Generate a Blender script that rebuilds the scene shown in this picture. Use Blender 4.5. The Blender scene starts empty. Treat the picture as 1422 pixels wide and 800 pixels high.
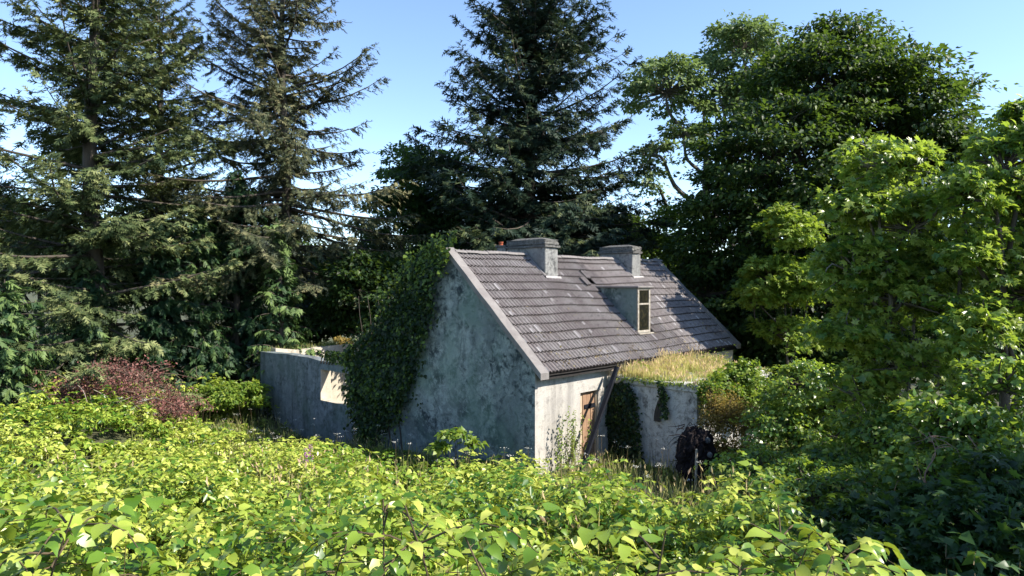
import bpy, bmesh, math
import numpy as np
from mathutils import Vector, Matrix, noise as mnoise

sc = bpy.context.scene
R = math.radians
# ------------------------------------------------------------------ camera
EYE = 4.86
cam = bpy.data.cameras.new("camera")
cam.lens = 24.0; cam.sensor_width = 36.0; cam.clip_start = 0.05; cam.clip_end = 9000
co = bpy.data.objects.new("camera", cam)
sc.collection.objects.link(co)
co.location = (0, 0, EYE)
co.rotation_euler = (R(90 - 0.36), 0, 0)
sc.camera = co
# ------------------------------------------------------------------ sky, sun, exposure
HA = math.atan2(0.7365, 0.6765)          # heading of the cottage's long axis
SUN_A, SUN_E = R(27), R(42)
HF = np.array([0.7365, -0.6765]); HX = np.array([0.6765, 0.7365])
sh = math.cos(SUN_A) * HF + math.sin(SUN_A) * HX
SUN = np.array([sh[0] * math.cos(SUN_E), sh[1] * math.cos(SUN_E), math.sin(SUN_E)])
wd = bpy.data.worlds.new("World"); sc.world = wd; wd.use_nodes = True
nt = wd.node_tree
bg = nt.nodes["Background"]
sky = nt.nodes.new("ShaderNodeTexSky"); sky.sky_type = 'NISHITA'; sky.sun_disc = False
sky.sun_elevation = SUN_E; sky.sun_rotation = math.atan2(SUN[0], SUN[1])
sky.altitude = 50; sky.air_density = 0.8; sky.dust_density = 0.1; sky.ozone_density = 2.0
nt.links.new(sky.outputs[0], bg.inputs[0]); bg.inputs[1].default_value = 0.15
sl = bpy.data.lights.new("sun", 'SUN'); sl.energy = 5.0; sl.angle = R(0.5); sl.color = (1.0, 0.93, 0.82)
so = bpy.data.objects.new("sun", sl); sc.collection.objects.link(so)
so.rotation_euler = Vector(SUN).to_track_quat('Z', 'Y').to_euler(); so.location = (30, -10, 40)
sc.view_settings.view_transform = 'Standard'; sc.view_settings.look = 'None'
sc.view_settings.exposure = 1.15; sc.view_settings.gamma = 1.0
sc.render.engine = 'CYCLES'
try:
    sc.cycles.max_bounces = 8; sc.cycles.diffuse_bounces = 3; sc.cycles.transmission_bounces = 6
    sc.cycles.transparent_max_bounces = 8; sc.cycles.use_denoising = True
except Exception:
    pass

# ------------------------------------------------------------------ helpers
C = sc.collection
def link(o, parent=None):
    C.objects.link(o)
    if parent is not None: o.parent = parent
    return o
def tag(o, label=None, cat=None, group=None, kind=None):
    if label: o['label'] = label
    if cat: o['category'] = cat
    if group: o['group'] = group
    if kind: o['kind'] = kind
    return o
def thing(name, label, cat, loc=(0, 0, 0), rz=0.0, group=None):
    o = bpy.data.objects.new(name, None); o.empty_display_size = 0.2
    o.location = loc; o.rotation_euler = (0, 0, rz)
    link(o); return tag(o, label, cat, group)
def mesh_np(name, V, F, mats, attrs=None, midx=None, smooth=False):
    V = np.ascontiguousarray(V, np.float32); F = np.ascontiguousarray(F, np.int32)
    me = bpy.data.meshes.new(name)
    n, k = F.shape
    me.vertices.add(len(V)); me.vertices.foreach_set('co', V.ravel())
    me.loops.add(n * k); me.loops.foreach_set('vertex_index', F.ravel())
    me.polygons.add(n); me.polygons.foreach_set('loop_start', np.arange(n, dtype=np.int32) * k)
    me.polygons.foreach_set('loop_total', np.full(n, k, np.int32))
    for m in (mats if isinstance(mats, (list, tuple)) else [mats]): me.materials.append(m)
    if midx is not None: me.polygons.foreach_set('material_index', np.asarray(midx, np.int32))
    if smooth: me.polygons.foreach_set('use_smooth', np.ones(n, bool))
    me.update(calc_edges=True)
    for key, arr in (attrs or {}).items():
        a = me.attributes.new(key, 'FLOAT', 'POINT'); a.data.foreach_set('value', np.asarray(arr, np.float32))
    return me
def obj_me(name, me, parent=None, kind=None):
    o = bpy.data.objects.new(name, me); link(o, parent)
    if kind: o['kind'] = kind
    return o
def obj_pd(name, V, F, mat, parent=None, kind=None, smooth=False):
    me = bpy.data.meshes.new(name); me.from_pydata([tuple(v) for v in V], [], [tuple(f) for f in F])
    for m in (mat if isinstance(mat, (list, tuple)) else [mat]): me.materials.append(m)
    if smooth:
        for p in me.polygons: p.use_smooth = True
    bm = bmesh.new(); bm.from_mesh(me); bmesh.ops.recalc_face_normals(bm, faces=bm.faces); bm.to_mesh(me); bm.free()
    return obj_me(name, me, parent, kind)
def box_vf(x0, x1, y0, y1, z0, z1):
    V = [(x0, y0, z0), (x1, y0, z0), (x1, y1, z0), (x0, y1, z0), (x0, y0, z1), (x1, y0, z1), (x1, y1, z1), (x0, y1, z1)]
    F = [(0, 3, 2, 1), (4, 5, 6, 7), (0, 1, 5, 4), (1, 2, 6, 5), (2, 3, 7, 6), (3, 0, 4, 7)]
    return V, F
def box(name, x0, x1, y0, y1, z0, z1, mat, parent=None, bev=0.0, seg=1, jit=0.0, seed=0):
    V, F = box_vf(x0, x1, y0, y1, z0, z1)
    o = obj_pd(name, V, F, mat, parent)
    if bev or jit:
        bm = bmesh.new(); bm.from_mesh(o.data)
        if jit:
            bmesh.ops.subdivide_edges(bm, edges=bm.edges, cuts=3, use_grid_fill=True)
            rg = np.random.RandomState(seed)
            for v in bm.verts: v.co += Vector(rg.normal(0, jit, 3))
        if bev: bmesh.ops.bevel(bm, geom=[e for e in bm.edges if e.calc_face_angle(0) > 0.6], offset=bev, segments=seg, affect='EDGES')
        bm.to_mesh(o.data); bm.free()
    return o
def norm(a):
    return a / np.maximum(np.linalg.norm(a, axis=-1, keepdims=True), 1e-9)
class Tubes:
    """collects tapered tubes, joined into one mesh"""
    def __init__(s): s.V = []; s.F = []; s.n = 0
    def add(s, pts, rad, k=5):
        pts = np.asarray(pts, float); m = len(pts)
        rad = np.broadcast_to(np.asarray(rad, float), (m,))
        T = norm(np.gradient(pts, axis=0)); mt = norm(T.mean(0))
        ref = np.array([1.0, 0.13, 0]) if abs(mt[2]) > 0.7 else np.array([0, 0, 1.0])
        U = norm(np.cross(T, ref)); W = np.cross(T, U)
        a = np.arange(k) * 2 * math.pi / k
        V = pts[:, None] + rad[:, None, None] * (np.cos(a)[None, :, None] * U[:, None] + np.sin(a)[None, :, None] * W[:, None])
        i = np.arange(m - 1)[:, None] * k; j = np.arange(k)[None]
        F = np.stack([i + j, i + (j + 1) % k, i + k + (j + 1) % k, i + k + j], -1).reshape(-1, 4) + s.n
        s.V.append(V.reshape(-1, 3)); s.F.append(F); s.n += m * k
    def build(s, name, mat, parent=None, kind=None):
        if not s.V: return None
        return obj_me(name, mesh_np(name, np.concatenate(s.V), np.concatenate(s.F), mat, smooth=True), parent, kind)

# leaf templates: (along, across, up)
def _mk(v, f): return np.array(v, float), np.array(f, int)
T_DIA = _mk([(0, 0, 0), (.42, .30, .07), (1, 0, -.10), (.42, -.30, .07)], [(0, 2, 1), (0, 3, 2)])
T_OVA = _mk([(0, 0, 0), (.32, 0, .03), (.68, 0, -.01), (1, 0, -.17), (.14, .33, .09), (.58, .33, .06), (.14, -.33, .09), (.58, -.33, .06)],
            [(0, 1, 4), (1, 5, 4), (1, 2, 5), (2, 3, 5), (0, 6, 1), (1, 6, 7), (1, 7, 2), (2, 7, 3)])
T_MAP = _mk([(0, 0, 0), (1, 0, -.14), (.60, .15, .03), (.80, .50, -.08), (.36, .32, .05), (.20, .56, -.05),
             (.60, -.15, .03), (.80, -.50, -.08), (.36, -.32, .05), (.20, -.56, -.05)],
            [(0, 1, 2), (0, 2, 4), (2, 3, 4), (0, 4, 5), (0, 6, 1), (0, 8, 6), (6, 8, 7), (0, 9, 8)])
T_OV4 = _mk([(0, 0, 0), (.5, 0, .02), (1, 0, -.18), (.30, .37, .10), (.30, -.37, .10)], [(0, 1, 3), (1, 2, 3), (0, 4, 1), (1, 4, 2)])
T_IV4 = _mk([(0, 0, 0), (1, 0, -.08), (.35, .46, .0), (.05, .30, .0), (.35, -.46, 0), (.05, -.30, 0)], [(0, 1, 2), (0, 2, 3), (0, 4, 1), (0, 5, 4)])
T_IVY = _mk([(0, 0, 0), (.35, 0, .05), (1, 0, -.08), (.42, .45, -.02), (.0, .34, .0), (.42, -.45, -.02), (0, -.34, 0)],
            [(0, 1, 4), (1, 3, 4), (1, 2, 3), (0, 6, 1), (1, 6, 5), (1, 5, 2)])
def _sprig(n=6, w=.085, l=.46, sp=.9, drop=-.1, seed=3):
    rg = np.random.RandomState(seed); v = []; f = []
    for i in range(n):
        t = .05 + .8 * i / n; s = 1 if i % 2 else -1
        a = sp * rg.uniform(.75, 1.15); ll = l * rg.uniform(.75, 1.15) * (1.1 - .45 * t); up = rg.uniform(-.25, .3) + drop
        dx, dy = math.cos(a), s * math.sin(a)
        b = len(v)
        v += [(t - dy * w, dx * w, 0), (t + dy * w, -dx * w, 0), (t + dx * ll, dy * ll, up * ll)]; f.append((b, b + 1, b + 2))
    b = len(v); v += [(0, w * .8, 0), (0, -w * .8, 0), (1.05, 0, drop)]; f.append((b, b + 1, b + 2))
    return _mk(v, f)
T_SPR = _sprig(5, .10, .50)
T_CYP = _sprig(6, .11, .44, .75, -.28, 5)
def cloud_arrays(P, D, N, S, tint, tpl, rng, wid=1.0):
    tv, tf = tpl; n = len(P); k = len(tv)
    D = norm(D); Wd = norm(np.cross(N, D)); Nn = np.cross(D, Wd)
    S = np.broadcast_to(S, (n,))[:, None, None]
    wv = rng.uniform(.8, 1.15, n)[:, None, None] * wid; cv = rng.uniform(.3, 1.8, n)[:, None, None]
    V = P[:, None] + S * (tv[None, :, 0:1] * D[:, None] + wv * tv[None, :, 1:2] * Wd[:, None] + cv * tv[None, :, 2:3] * Nn[:, None])
    F = tf[None] + (np.arange(n) * k)[:, None, None]
    return V.reshape(-1, 3), F.reshape(-1, 3), np.repeat(tint, k)
def cloud(name, P, D, N, S, tint, tpl, mat, rng, parent=None, kind='stuff', wid=1.0):
    V, F, t = cloud_arrays(P, D, N, S, tint, tpl, rng, wid)
    return obj_me(name, mesh_np(name, V, F, mat, {'tint': t}), parent, kind)

# pixel of the 1422 x 800 photograph + depth -> place (for working out coordinates)
FPX = 948.0
def W(px, py, d): return np.array([(px - 711) / FPX * d, d, EYE + (394 - py) / FPX * d])
def gable_pt(px, py, c=0.0):
    k = (px - 711) / FPX
    x0, d0 = .596 + .6765 * c, 17.65 + .7365 * c
    t = (x0 - k * d0) / (.7365 + .6765 * k); d = d0 + .6765 * t
    return t, EYE + (394 - py) / FPX * d
def L2W(p):
    p = np.asarray(p, float)
    return np.stack([.596 + .6765 * p[..., 0] - .7365 * p[..., 1], 17.65 + .7365 * p[..., 0] + .6765 * p[..., 1], p[..., 2]], -1)
def fnoise(x, y, s, seed=0.0):
    return np.array([mnoise.noise((a * s + seed, b * s - seed, seed * .37)) for a, b in zip(np.ravel(x), np.ravel(y))]).reshape(np.shape(x))

# ------------------------------------------------------------------ materials
def mat_new(name):
    m = bpy.data.materials.new(name); m.use_nodes = True
    return m, m.node_tree, m.node_tree.nodes["Principled BSDF"]
def ramp(nt, stops, interp='LINEAR'):
    r = nt.nodes.new("ShaderNodeValToRGB"); r.color_ramp.interpolation = interp
    e = r.color_ramp.elements
    while len(e) > 1: e.remove(e[-1])
    e[0].position, e[0].color = stops[0][0], (*stops[0][1], 1)
    for p, c in stops[1:]:
        q = e.new(p); q.color = (*c, 1)
    return r
def noise_n(nt, vec, scale, detail=6, rough=.6, dist=0.0, mapscale=None):
    n = nt.nodes.new("ShaderNodeTexNoise"); n.inputs['Scale'].default_value = scale
    n.inputs['Detail'].default_value = detail; n.inputs['Roughness'].default_value = rough; n.inputs['Distortion'].default_value = dist
    if mapscale:
        mp = nt.nodes.new("ShaderNodeMapping"); mp.inputs['Scale'].default_value = mapscale
        nt.links.new(vec, mp.inputs[0]); vec = mp.outputs[0]
    nt.links.new(vec, n.inputs['Vector']); return n.outputs['Fac']
def mixc(nt, fac, a, b, mode='MIX'):
    m = nt.nodes.new("ShaderNodeMix"); m.data_type = 'RGBA'; m.blend_type = mode
    for sock, v in ((m.inputs[0], fac), (m.inputs[6], a), (m.inputs[7], b)):
        if isinstance(v, tuple): sock.default_value = (*v, 1)
        elif isinstance(v, (int, float)): sock.default_value = v
        else: nt.links.new(v, sock)
    return m.outputs[2]
def mathn(nt, op, a, b=None):
    m = nt.nodes.new("ShaderNodeMath"); m.operation = op
    for i, v in enumerate((a, b)):
        if v is None: continue
        if isinstance(v, (int, float)): m.inputs[i].default_value = v
        else: nt.links.new(v, m.inputs[i])
    return m.outputs[0]
def rampf(nt, fac, lo, hi):
    m = nt.nodes.new("ShaderNodeMapRange"); m.inputs[1].default_value = lo; m.inputs[2].default_value = hi
    nt.links.new(fac, m.inputs[0]); return m.outputs[0]
def bump(nt, b, h, strength=.4, dist=.03):
    bn = nt.nodes.new("ShaderNodeBump"); bn.inputs['Strength'].default_value = strength; bn.inputs['Distance'].default_value = dist
    nt.links.new(h, bn.inputs['Height']); nt.links.new(bn.outputs[0], b.inputs['Normal'])
def tex_vec(nt): return nt.nodes.new("ShaderNodeTexCoord").outputs['Object']
def leaf_mat(name, stops, trans=.4, tcol=(.35, .5, .05), rough=.5, spec=.35):
    m, nt, b = mat_new(name)
    a = nt.nodes.new("ShaderNodeAttribute"); a.attribute_name = 'tint'
    r = ramp(nt, stops); nt.links.new(a.outputs['Fac'], r.inputs[0])
    nt.links.new(r.outputs[0], b.inputs['Base Color']); b.inputs['Roughness'].default_value = rough
    b.inputs['Specular IOR Level'].default_value = spec
    if trans > 0:
        t = nt.nodes.new("ShaderNodeBsdfTranslucent")
        nt.links.new(mixc(nt, .6, r.outputs[0], tcol), t.inputs[0])
        mx = nt.nodes.new("ShaderNodeMixShader"); mx.inputs[0].default_value = trans
        nt.links.new(b.outputs[0], mx.inputs[1]); nt.links.new(t.outputs[0], mx.inputs[2])
        nt.links.new(mx.outputs[0], nt.nodes["Material Output"].inputs[0])
    return m
def leaf_mat_obj(name, stops, **kw):
    """as leaf_mat, with the tint taken from the object's own random number"""
    m = leaf_mat(name, stops, **kw); nt = m.node_tree
    a = [n for n in nt.nodes if n.bl_idname == "ShaderNodeAttribute"][0]
    i = nt.nodes.new("ShaderNodeObjectInfo")
    for l in list(a.outputs['Fac'].links):
        s = l.to_socket; nt.links.remove(l); nt.links.new(i.outputs['Random'], s)
    return m
def bark_mat(name, c0, c1, sc_=6):
    m, nt, b = mat_new(name); v = tex_vec(nt)
    f = noise_n(nt, v, sc_, 8, .65, 0, (1, 1, .25))
    r = ramp(nt, [(.3, c0), (.7, c1)]); nt.links.new(f, r.inputs[0]); nt.links.new(r.outputs[0], b.inputs['Base Color'])
    b.inputs['Roughness'].default_value = .9; bump(nt, b, f, .6, .03); return m

def plaster(name, pale, mid, dark, blot=(.52, .66), streak=.6, tintc=None, tintf=0.0, bstr=.5, scale=1.0, zones=False):
    m, nt, b = mat_new(name); v = tex_vec(nt)
    big = noise_n(nt, v, 1.1 * scale, 8, .68, .6); sm = noise_n(nt, v, 5 * scale, 12, .74, .5); fine = noise_n(nt, v, 34 * scale, 6, .7)
    st = noise_n(nt, v, 2.2 * scale, 6, .6, .2, (1, 1, .12))
    c = mixc(nt, rampf(nt, big, .38, .62), mid, pale)
    c = mixc(nt, mathn(nt, 'MULTIPLY', rampf(nt, st, .48, .68), streak), c, dark)
    bl = mathn(nt, 'ADD', mathn(nt, 'MULTIPLY', sm, .55), mathn(nt, 'MULTIPLY', big, .45))
    c = mixc(nt, rampf(nt, bl, blot[0], blot[1]), c, dark)
    c = mixc(nt, mathn(nt, 'MULTIPLY', rampf(nt, fine, .53, .66), .6), c, dark)
    if zones:                 # broad weathered zones, cracks and fallen skim
        zf = noise_n(nt, v, .42, 6, .62, .8)
        c = mixc(nt, mathn(nt, 'MULTIPLY', rampf(nt, zf, .52, .66), .45), c, mixc(nt, rampf(nt, fine, .35, .7), pale, mid))
        c = mixc(nt, mathn(nt, 'MULTIPLY', rampf(nt, zf, .50, .40), .65), c, mixc(nt, rampf(nt, sm, .42, .56), dark, mid))
        vo = nt.nodes.new("ShaderNodeTexVoronoi"); vo.feature = 'DISTANCE_TO_EDGE'; vo.inputs['Scale'].default_value = .55
        mp = nt.nodes.new("ShaderNodeMix"); mp.data_type = 'VECTOR'; mp.inputs[0].default_value = .12
        nn = nt.nodes.new("ShaderNodeTexNoise"); nn.inputs['Scale'].default_value = 2.2; nn.inputs['Detail'].default_value = 8
        nt.links.new(v, nn.inputs['Vector']); nt.links.new(v, mp.inputs[4]); nt.links.new(nn.outputs['Color'], mp.inputs[5]); nt.links.new(mp.outputs[1], vo.inputs['Vector'])
        cr_ = mathn(nt, 'MULTIPLY', rampf(nt, vo.outputs['Distance'], .016, .004), mathn(nt, 'MULTIPLY', rampf(nt, big, .46, .56), .45))
        c = mixc(nt, cr_, c, dark)
    if tintc: c = mixc(nt, mathn(nt, 'MULTIPLY', rampf(nt, noise_n(nt, v, .7, 5, .6, 0), .45, .62), tintf), c, tintc)
    nt.links.new(c, b.inputs['Base Color']); b.inputs['Roughness'].default_value = .92; b.inputs['Specular IOR Level'].default_value = .2
    h = mathn(nt, 'ADD', sm, mathn(nt, 'MULTIPLY', fine, .5)); bump(nt, b, h, bstr, .03)
    return m
M = {}
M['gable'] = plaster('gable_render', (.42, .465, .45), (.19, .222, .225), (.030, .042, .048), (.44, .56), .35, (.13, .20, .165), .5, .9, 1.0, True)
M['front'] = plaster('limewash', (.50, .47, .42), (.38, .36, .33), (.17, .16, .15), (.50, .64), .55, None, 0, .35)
M['ext'] = plaster('extension_render', (.55, .53, .48), (.42, .40, .37), (.07, .065, .06), (.49, .62), .45, None, 0, .3, 1.2)
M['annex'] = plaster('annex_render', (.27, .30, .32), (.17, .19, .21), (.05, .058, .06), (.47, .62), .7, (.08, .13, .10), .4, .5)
M['inner'] = plaster('inner_limewash', (.56, .50, .41), (.44, .39, .31), (.20, .18, .14), (.52, .66), .3, None, 0, .4)
M['stack'] = plaster('stack_render', (.30, .30, .285), (.20, .20, .195), (.07, .07, .07), (.48, .6), .4, None, 0, .5, 1.6)
M['coping'] = plaster('coping_concrete', (.22, .205, .195), (.165, .15, .145), (.07, .065, .065), (.58, .72), .2, None, 0, .4, 2)
M['capstone'] = plaster('cap_concrete', (.19, .185, .17), (.095, .092, .088), (.03, .03, .03), (.48, .6), .2, None, 0, .5, 2.4)

def tile_mat():
    m, nt, b = mat_new('concrete_tile'); v = tex_vec(nt)
    g = nt.nodes.new("ShaderNodeNewGeometry").outputs['Position']
    i = nt.nodes.new("ShaderNodeObjectInfo").outputs['Random']
    n1 = noise_n(nt, g, 9, 8, .7); n2 = noise_n(nt, g, 1.0, 5, .6, .4); n3 = noise_n(nt, g, 26, 5, .75)
    c = mixc(nt, i, (.118, .099, .096), (.137, .117, .114))
    c = mixc(nt, rampf(nt, n2, .4, .65), c, (.185, .168, .164))
    c = mixc(nt, mathn(nt, 'MULTIPLY', rampf(nt, n1, .52, .66), .75), c, (.040, .032, .030))
    c = mixc(nt, mathn(nt, 'MULTIPLY', rampf(nt, n3, .60, .68), .6), c, (.32, .30, .28))
    nt.links.new(c, b.inputs['Base Color']); b.inputs['Roughness'].default_value = .85; bump(nt, b, n1, .3, .01); return m
M['tile'] = tile_mat()
M['lichen'] = plaster('pale_lichen', (.42, .40, .39), (.28, .26, .26), (.14, .12, .12), (.55, .7), .0, None, 0, .3, 4)
def flat(name, c, rough=.8, c2=None, s=8, bs=.3):
    m, nt, b = mat_new(name); v = tex_vec(nt)
    f = noise_n(nt, v, s, 8, .65)
    nt.links.new(mixc(nt, rampf(nt, f, .35, .65), c, c2 or tuple(x * .6 for x in c)), b.inputs['Base Color'])
    b.inputs['Roughness'].default_value = rough; b.inputs['Specular IOR Level'].default_value = .15; bump(nt, b, f, bs, .02); return m
M['tile_dark'] = flat('dark_tile_edge', (.045, .037, .036), .9, (.016, .014, .013), 9)  # darker colour for each tile's lip and the narrow strip above it
M['deck'] = flat('roof_underlay', (.02, .018, .017))
M['wood'] = bark_mat('brown_board', (.21, .12, .07), (.33, .21, .13), 9)
M['woodpale'] = bark_mat('pale_board', (.36, .27, .18), (.52, .42, .31), 9)
M['frame'] = flat('flaking_white_paint', (.38, .35, .30), .8, (.20, .17, .13), 14)
M['beam'] = flat('tarred_timber', (.006, .007, .011), .75, (.010, .012, .018), 12)
M['pot'] = flat('terracotta', (.34, .09, .045), .8)
M['black'] = flat('black_debris', (.010, .008, .009), .8, (.022, .016, .017), 16, 1.0)
M['stone'] = flat('grey_stone', (.20, .20, .19), .85, (.10, .10, .10), 5)
M['glass'] = None
m_, nt_, b_ = mat_new('dirty_glass'); v_ = tex_vec(nt_)
f_ = noise_n(nt_, v_, 9, 6, .7)
nt_.links.new(mixc(nt_, rampf(nt_, f_, .5, .62), (.010, .010, .008), (.035, .030, .016)), b_.inputs['Base Color'])
b_.inputs['Roughness'].default_value = .18; M['glass'] = m_
M['bark'] = bark_mat('dark_bark', (.030, .024, .018), (.085, .068, .052))
M['barkpale'] = bark_mat('grey_bark', (.075, .068, .055), (.19, .17, .14))
M['deadtwig'] = bark_mat('dead_twig', (.12, .075, .055), (.25, .17, .13))
M['paletwig'] = bark_mat('bleached_branch', (.26, .21, .17), (.42, .35, .30))
M['stem'] = bark_mat('green_stem', (.07, .075, .03), (.16, .10, .05))
M['hero_stem'] = bark_mat('brown_stem', (.045, .035, .018), (.11, .07, .035))
# foliage
M['spruce'] = leaf_mat('spruce_needles', [(0, (.022, .038, .018)), (.5, (.085, .118, .042)), (1, (.235, .255, .105))], .20, (.12, .14, .03), .6, .2)
M['spruce_blue'] = leaf_mat('dark_spruce_needles', [(0, (.010, .024, .017)), (.55, (.024, .045, .026)), (1, (.095, .115, .042))], .15, (.06, .10, .03), .6, .2)
M['spruce_thin'] = leaf_mat('thin_spruce_needles', [(0, (.024, .034, .022)), (.5, (.080, .095, .045)), (1, (.205, .190, .095))], .2, (.12, .12, .04), .6, .2)
M['cypress'] = leaf_mat('cypress_sprays', [(0, (.010, .030, .014)), (.6, (.034, .074, .026)), (1, (.130, .190, .058))], .22, (.08, .20, .04), .55, .25)
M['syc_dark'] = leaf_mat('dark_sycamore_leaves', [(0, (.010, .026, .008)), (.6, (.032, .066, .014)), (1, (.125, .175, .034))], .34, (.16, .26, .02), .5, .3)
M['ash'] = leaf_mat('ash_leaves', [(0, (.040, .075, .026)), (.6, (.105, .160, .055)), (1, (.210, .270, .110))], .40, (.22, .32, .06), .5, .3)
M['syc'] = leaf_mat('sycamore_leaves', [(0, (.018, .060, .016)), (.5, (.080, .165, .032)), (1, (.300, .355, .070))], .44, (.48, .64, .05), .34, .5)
M['bright'] = leaf_mat('young_leaves', [(0, (.035, .085, .012)), (.5, (.115, .195, .024)), (1, (.250, .310, .050))], .42, (.34, .46, .03), .45, .35)
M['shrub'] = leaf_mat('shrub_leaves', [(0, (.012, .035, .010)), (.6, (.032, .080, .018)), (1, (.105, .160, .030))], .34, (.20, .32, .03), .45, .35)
KN = [(0, (.025, .085, .008)), (.3, (.110, .200, .020)), (.7, (.275, .350, .045)), (1, (.420, .450, .090))]
M['knot'] = leaf_mat('knotweed_leaves', KN, .24, (.55, .62, .05), .36, .4)
M['knot_obj'] = leaf_mat_obj('knotweed_leaf', KN, trans=.24, tcol=(.55, .62, .05), rough=.36, spec=.4)
M['cover'] = leaf_mat('low_cover_leaves', [(0, (.04, .10, .012)), (.5, (.14, .21, .026)), (1, (.28, .30, .07))], .38, (.40, .48, .06), .5, .3)
M['ivy'] = leaf_mat('ivy_leaves', [(0, (.006, .016, .005)), (.6, (.015, .036, .008)), (1, (.110, .165, .026))], .22, (.14, .22, .02), .45, .25)
M['grass'] = leaf_mat('dry_grass', [(0, (.24, .32, .07)), (.45, (.56, .51, .20)), (.8, (.62, .47, .28)), (1, (.56, .37, .28))], .40, (.75, .66, .25), .7, .1)
M['greengrass'] = leaf_mat('green_grass', [(0, (.08, .13, .03)), (.5, (.20, .24, .07)), (1, (.40, .34, .18))], .35, (.35, .40, .10), .7, .1)
M['dryweed'] = leaf_mat('tawny_weeds', [(0, (.07, .065, .018)), (.5, (.19, .145, .04)), (1, (.34, .25, .07))], .35, (.40, .30, .06), .7, .1)
M['deadleaf'] = leaf_mat('dead_leaves', [(0, (.070, .028, .025)), (.6, (.200, .088, .075)), (1, (.32, .175, .145))], .15, (.25, .08, .05), .8, .1)
M['umbel'] = leaf_mat('white_umbels', [(0, (.45, .45, .38)), (1, (.75, .74, .68))], .2, (.7, .7, .6), .8, .1)
M['purple'] = leaf_mat('purple_petals', [(0, (.22, .05, .24)), (1, (.46, .14, .46))], .3, (.5, .15, .5), .7, .1)
M['moss'] = leaf_mat('roof_moss', [(0, (.055, .035, .02)), (.6, (.12, .085, .04)), (1, (.20, .17, .07))], .0)
def ground_mat():
    m, nt, b = mat_new('soil_and_litter'); v = tex_vec(nt)
    f = noise_n(nt, v, .6, 8, .7, .5); g = noise_n(nt, v, 9, 6, .7)
    c = mixc(nt, rampf(nt, f, .4, .6), (.045, .042, .018), (.05, .075, .018)); c = mixc(nt, mathn(nt, 'MULTIPLY', g, .5), c, (.10, .085, .045))
    nt.links.new(c, b.inputs['Base Color']); b.inputs['Roughness'].default_value = .95; bump(nt, b, g, .8, .08); return m
M['ground'] = ground_mat()
def hill_mat():
    m, nt, b = mat_new('hill_fields'); v = tex_vec(nt)
    f = noise_n(nt, v, .012, 6, .6, .8)
    nt.links.new(mixc(nt, rampf(nt, f, .42, .58), (.10, .15, .05), (.045, .08, .03)), b.inputs['Base Color']); b.inputs['Roughness'].default_value = .95; return m
M['hill'] = hill_mat()

# ------------------------------------------------------------------ terrain
def smin(a, b, k): 
    h = np.clip(.5 + .5 * (b - a) / k, 0, 1); return b * (1 - h) + a * h - k * h * (1 - h)
def ground_z(x, y):
    x = np.asarray(x, float); y = np.asarray(y, float)
    bank = 2.80 - .218 * y
    bank = smin(bank, np.full_like(bank, 2.02), .5)
    z = -smin(-bank, np.full_like(bank, .25), .9)       # smooth max(bank, -0.25)
    z = z + .10 * np.sin(x * .55 + 1.3) * np.sin(y * .43)
    sst = lambda q: np.clip(q, 0, 1) ** 2 * (3 - 2 * np.clip(q, 0, 1))
    z = z + .70 * sst((-x - 9.6 - .12 * (y - 20)) / 2.6) * sst((y - 13) / 7)              # the field rises towards the left
    z = z - .75 * np.exp(-((x + 6.9) ** 2 + (y - 24.2) ** 2) / 3.0 ** 2)                   # and dips before the annex
    far = np.clip((np.hypot(x, y) - 45) / 60, 0, 1)
    return z * (1 - far) + far * (-.6)
ax = np.concatenate([[-2600, -1200, -600, -300, -150, -90, -60], np.linspace(-40, 40, 81), [60, 90, 150, 300, 600, 1200, 2600]])
ay = np.concatenate([[-2600, -900, -300, -90, -30], np.linspace(-12, 60, 97), [75, 100, 150, 300, 600, 1200, 2600]])
GX, GY = np.meshgrid(ax, ay, indexing='ij'); GZ = ground_z(GX, GY)
nx, ny = GX.shape
ii, jj = np.meshgrid(np.arange(nx - 1), np.arange(ny - 1), indexing='ij')
GF = np.stack([ii * ny + jj, (ii + 1) * ny + jj, (ii + 1) * ny + jj + 1, ii * ny + jj + 1], -1).reshape(-1, 4)
tag(obj_me('ground', mesh_np('ground', np.stack([GX, GY, GZ], -1).reshape(-1, 3), GF, M['ground'], smooth=True)), kind='structure')
# far hills
hx = np.linspace(-1500, 1500, 61); rows = []
for k_, (yy, hh) in enumerate([(800, -2), (950, .35), (1150, .8), (1400, 1.0), (1900, .9)]):
    zz = np.array([58 + 26 * mnoise.noise((x * .0022, 1.7, 0)) + 10 * mnoise.noise((x * .008, 5.1, 0)) for x in hx]) * max(hh, 0) - (3 if hh < 0 else 0)
    rows.append(np.stack([hx, np.full_like(hx, yy) + 60 * np.sin(hx * .003), zz], -1))
HV = np.array(rows); a_, b_n = HV.shape[:2]
ii, jj = np.meshgrid(np.arange(a_ - 1), np.arange(b_n - 1), indexing='ij')
HFc = np.stack([ii * b_n + jj, ii * b_n + jj + 1, (ii + 1) * b_n + jj + 1, (ii + 1) * b_n + jj], -1).reshape(-1, 4)
tag(obj_me('hill', mesh_np('hill', HV.reshape(-1, 3), HFc, M['hill'], smooth=True)), kind='structure')

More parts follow.
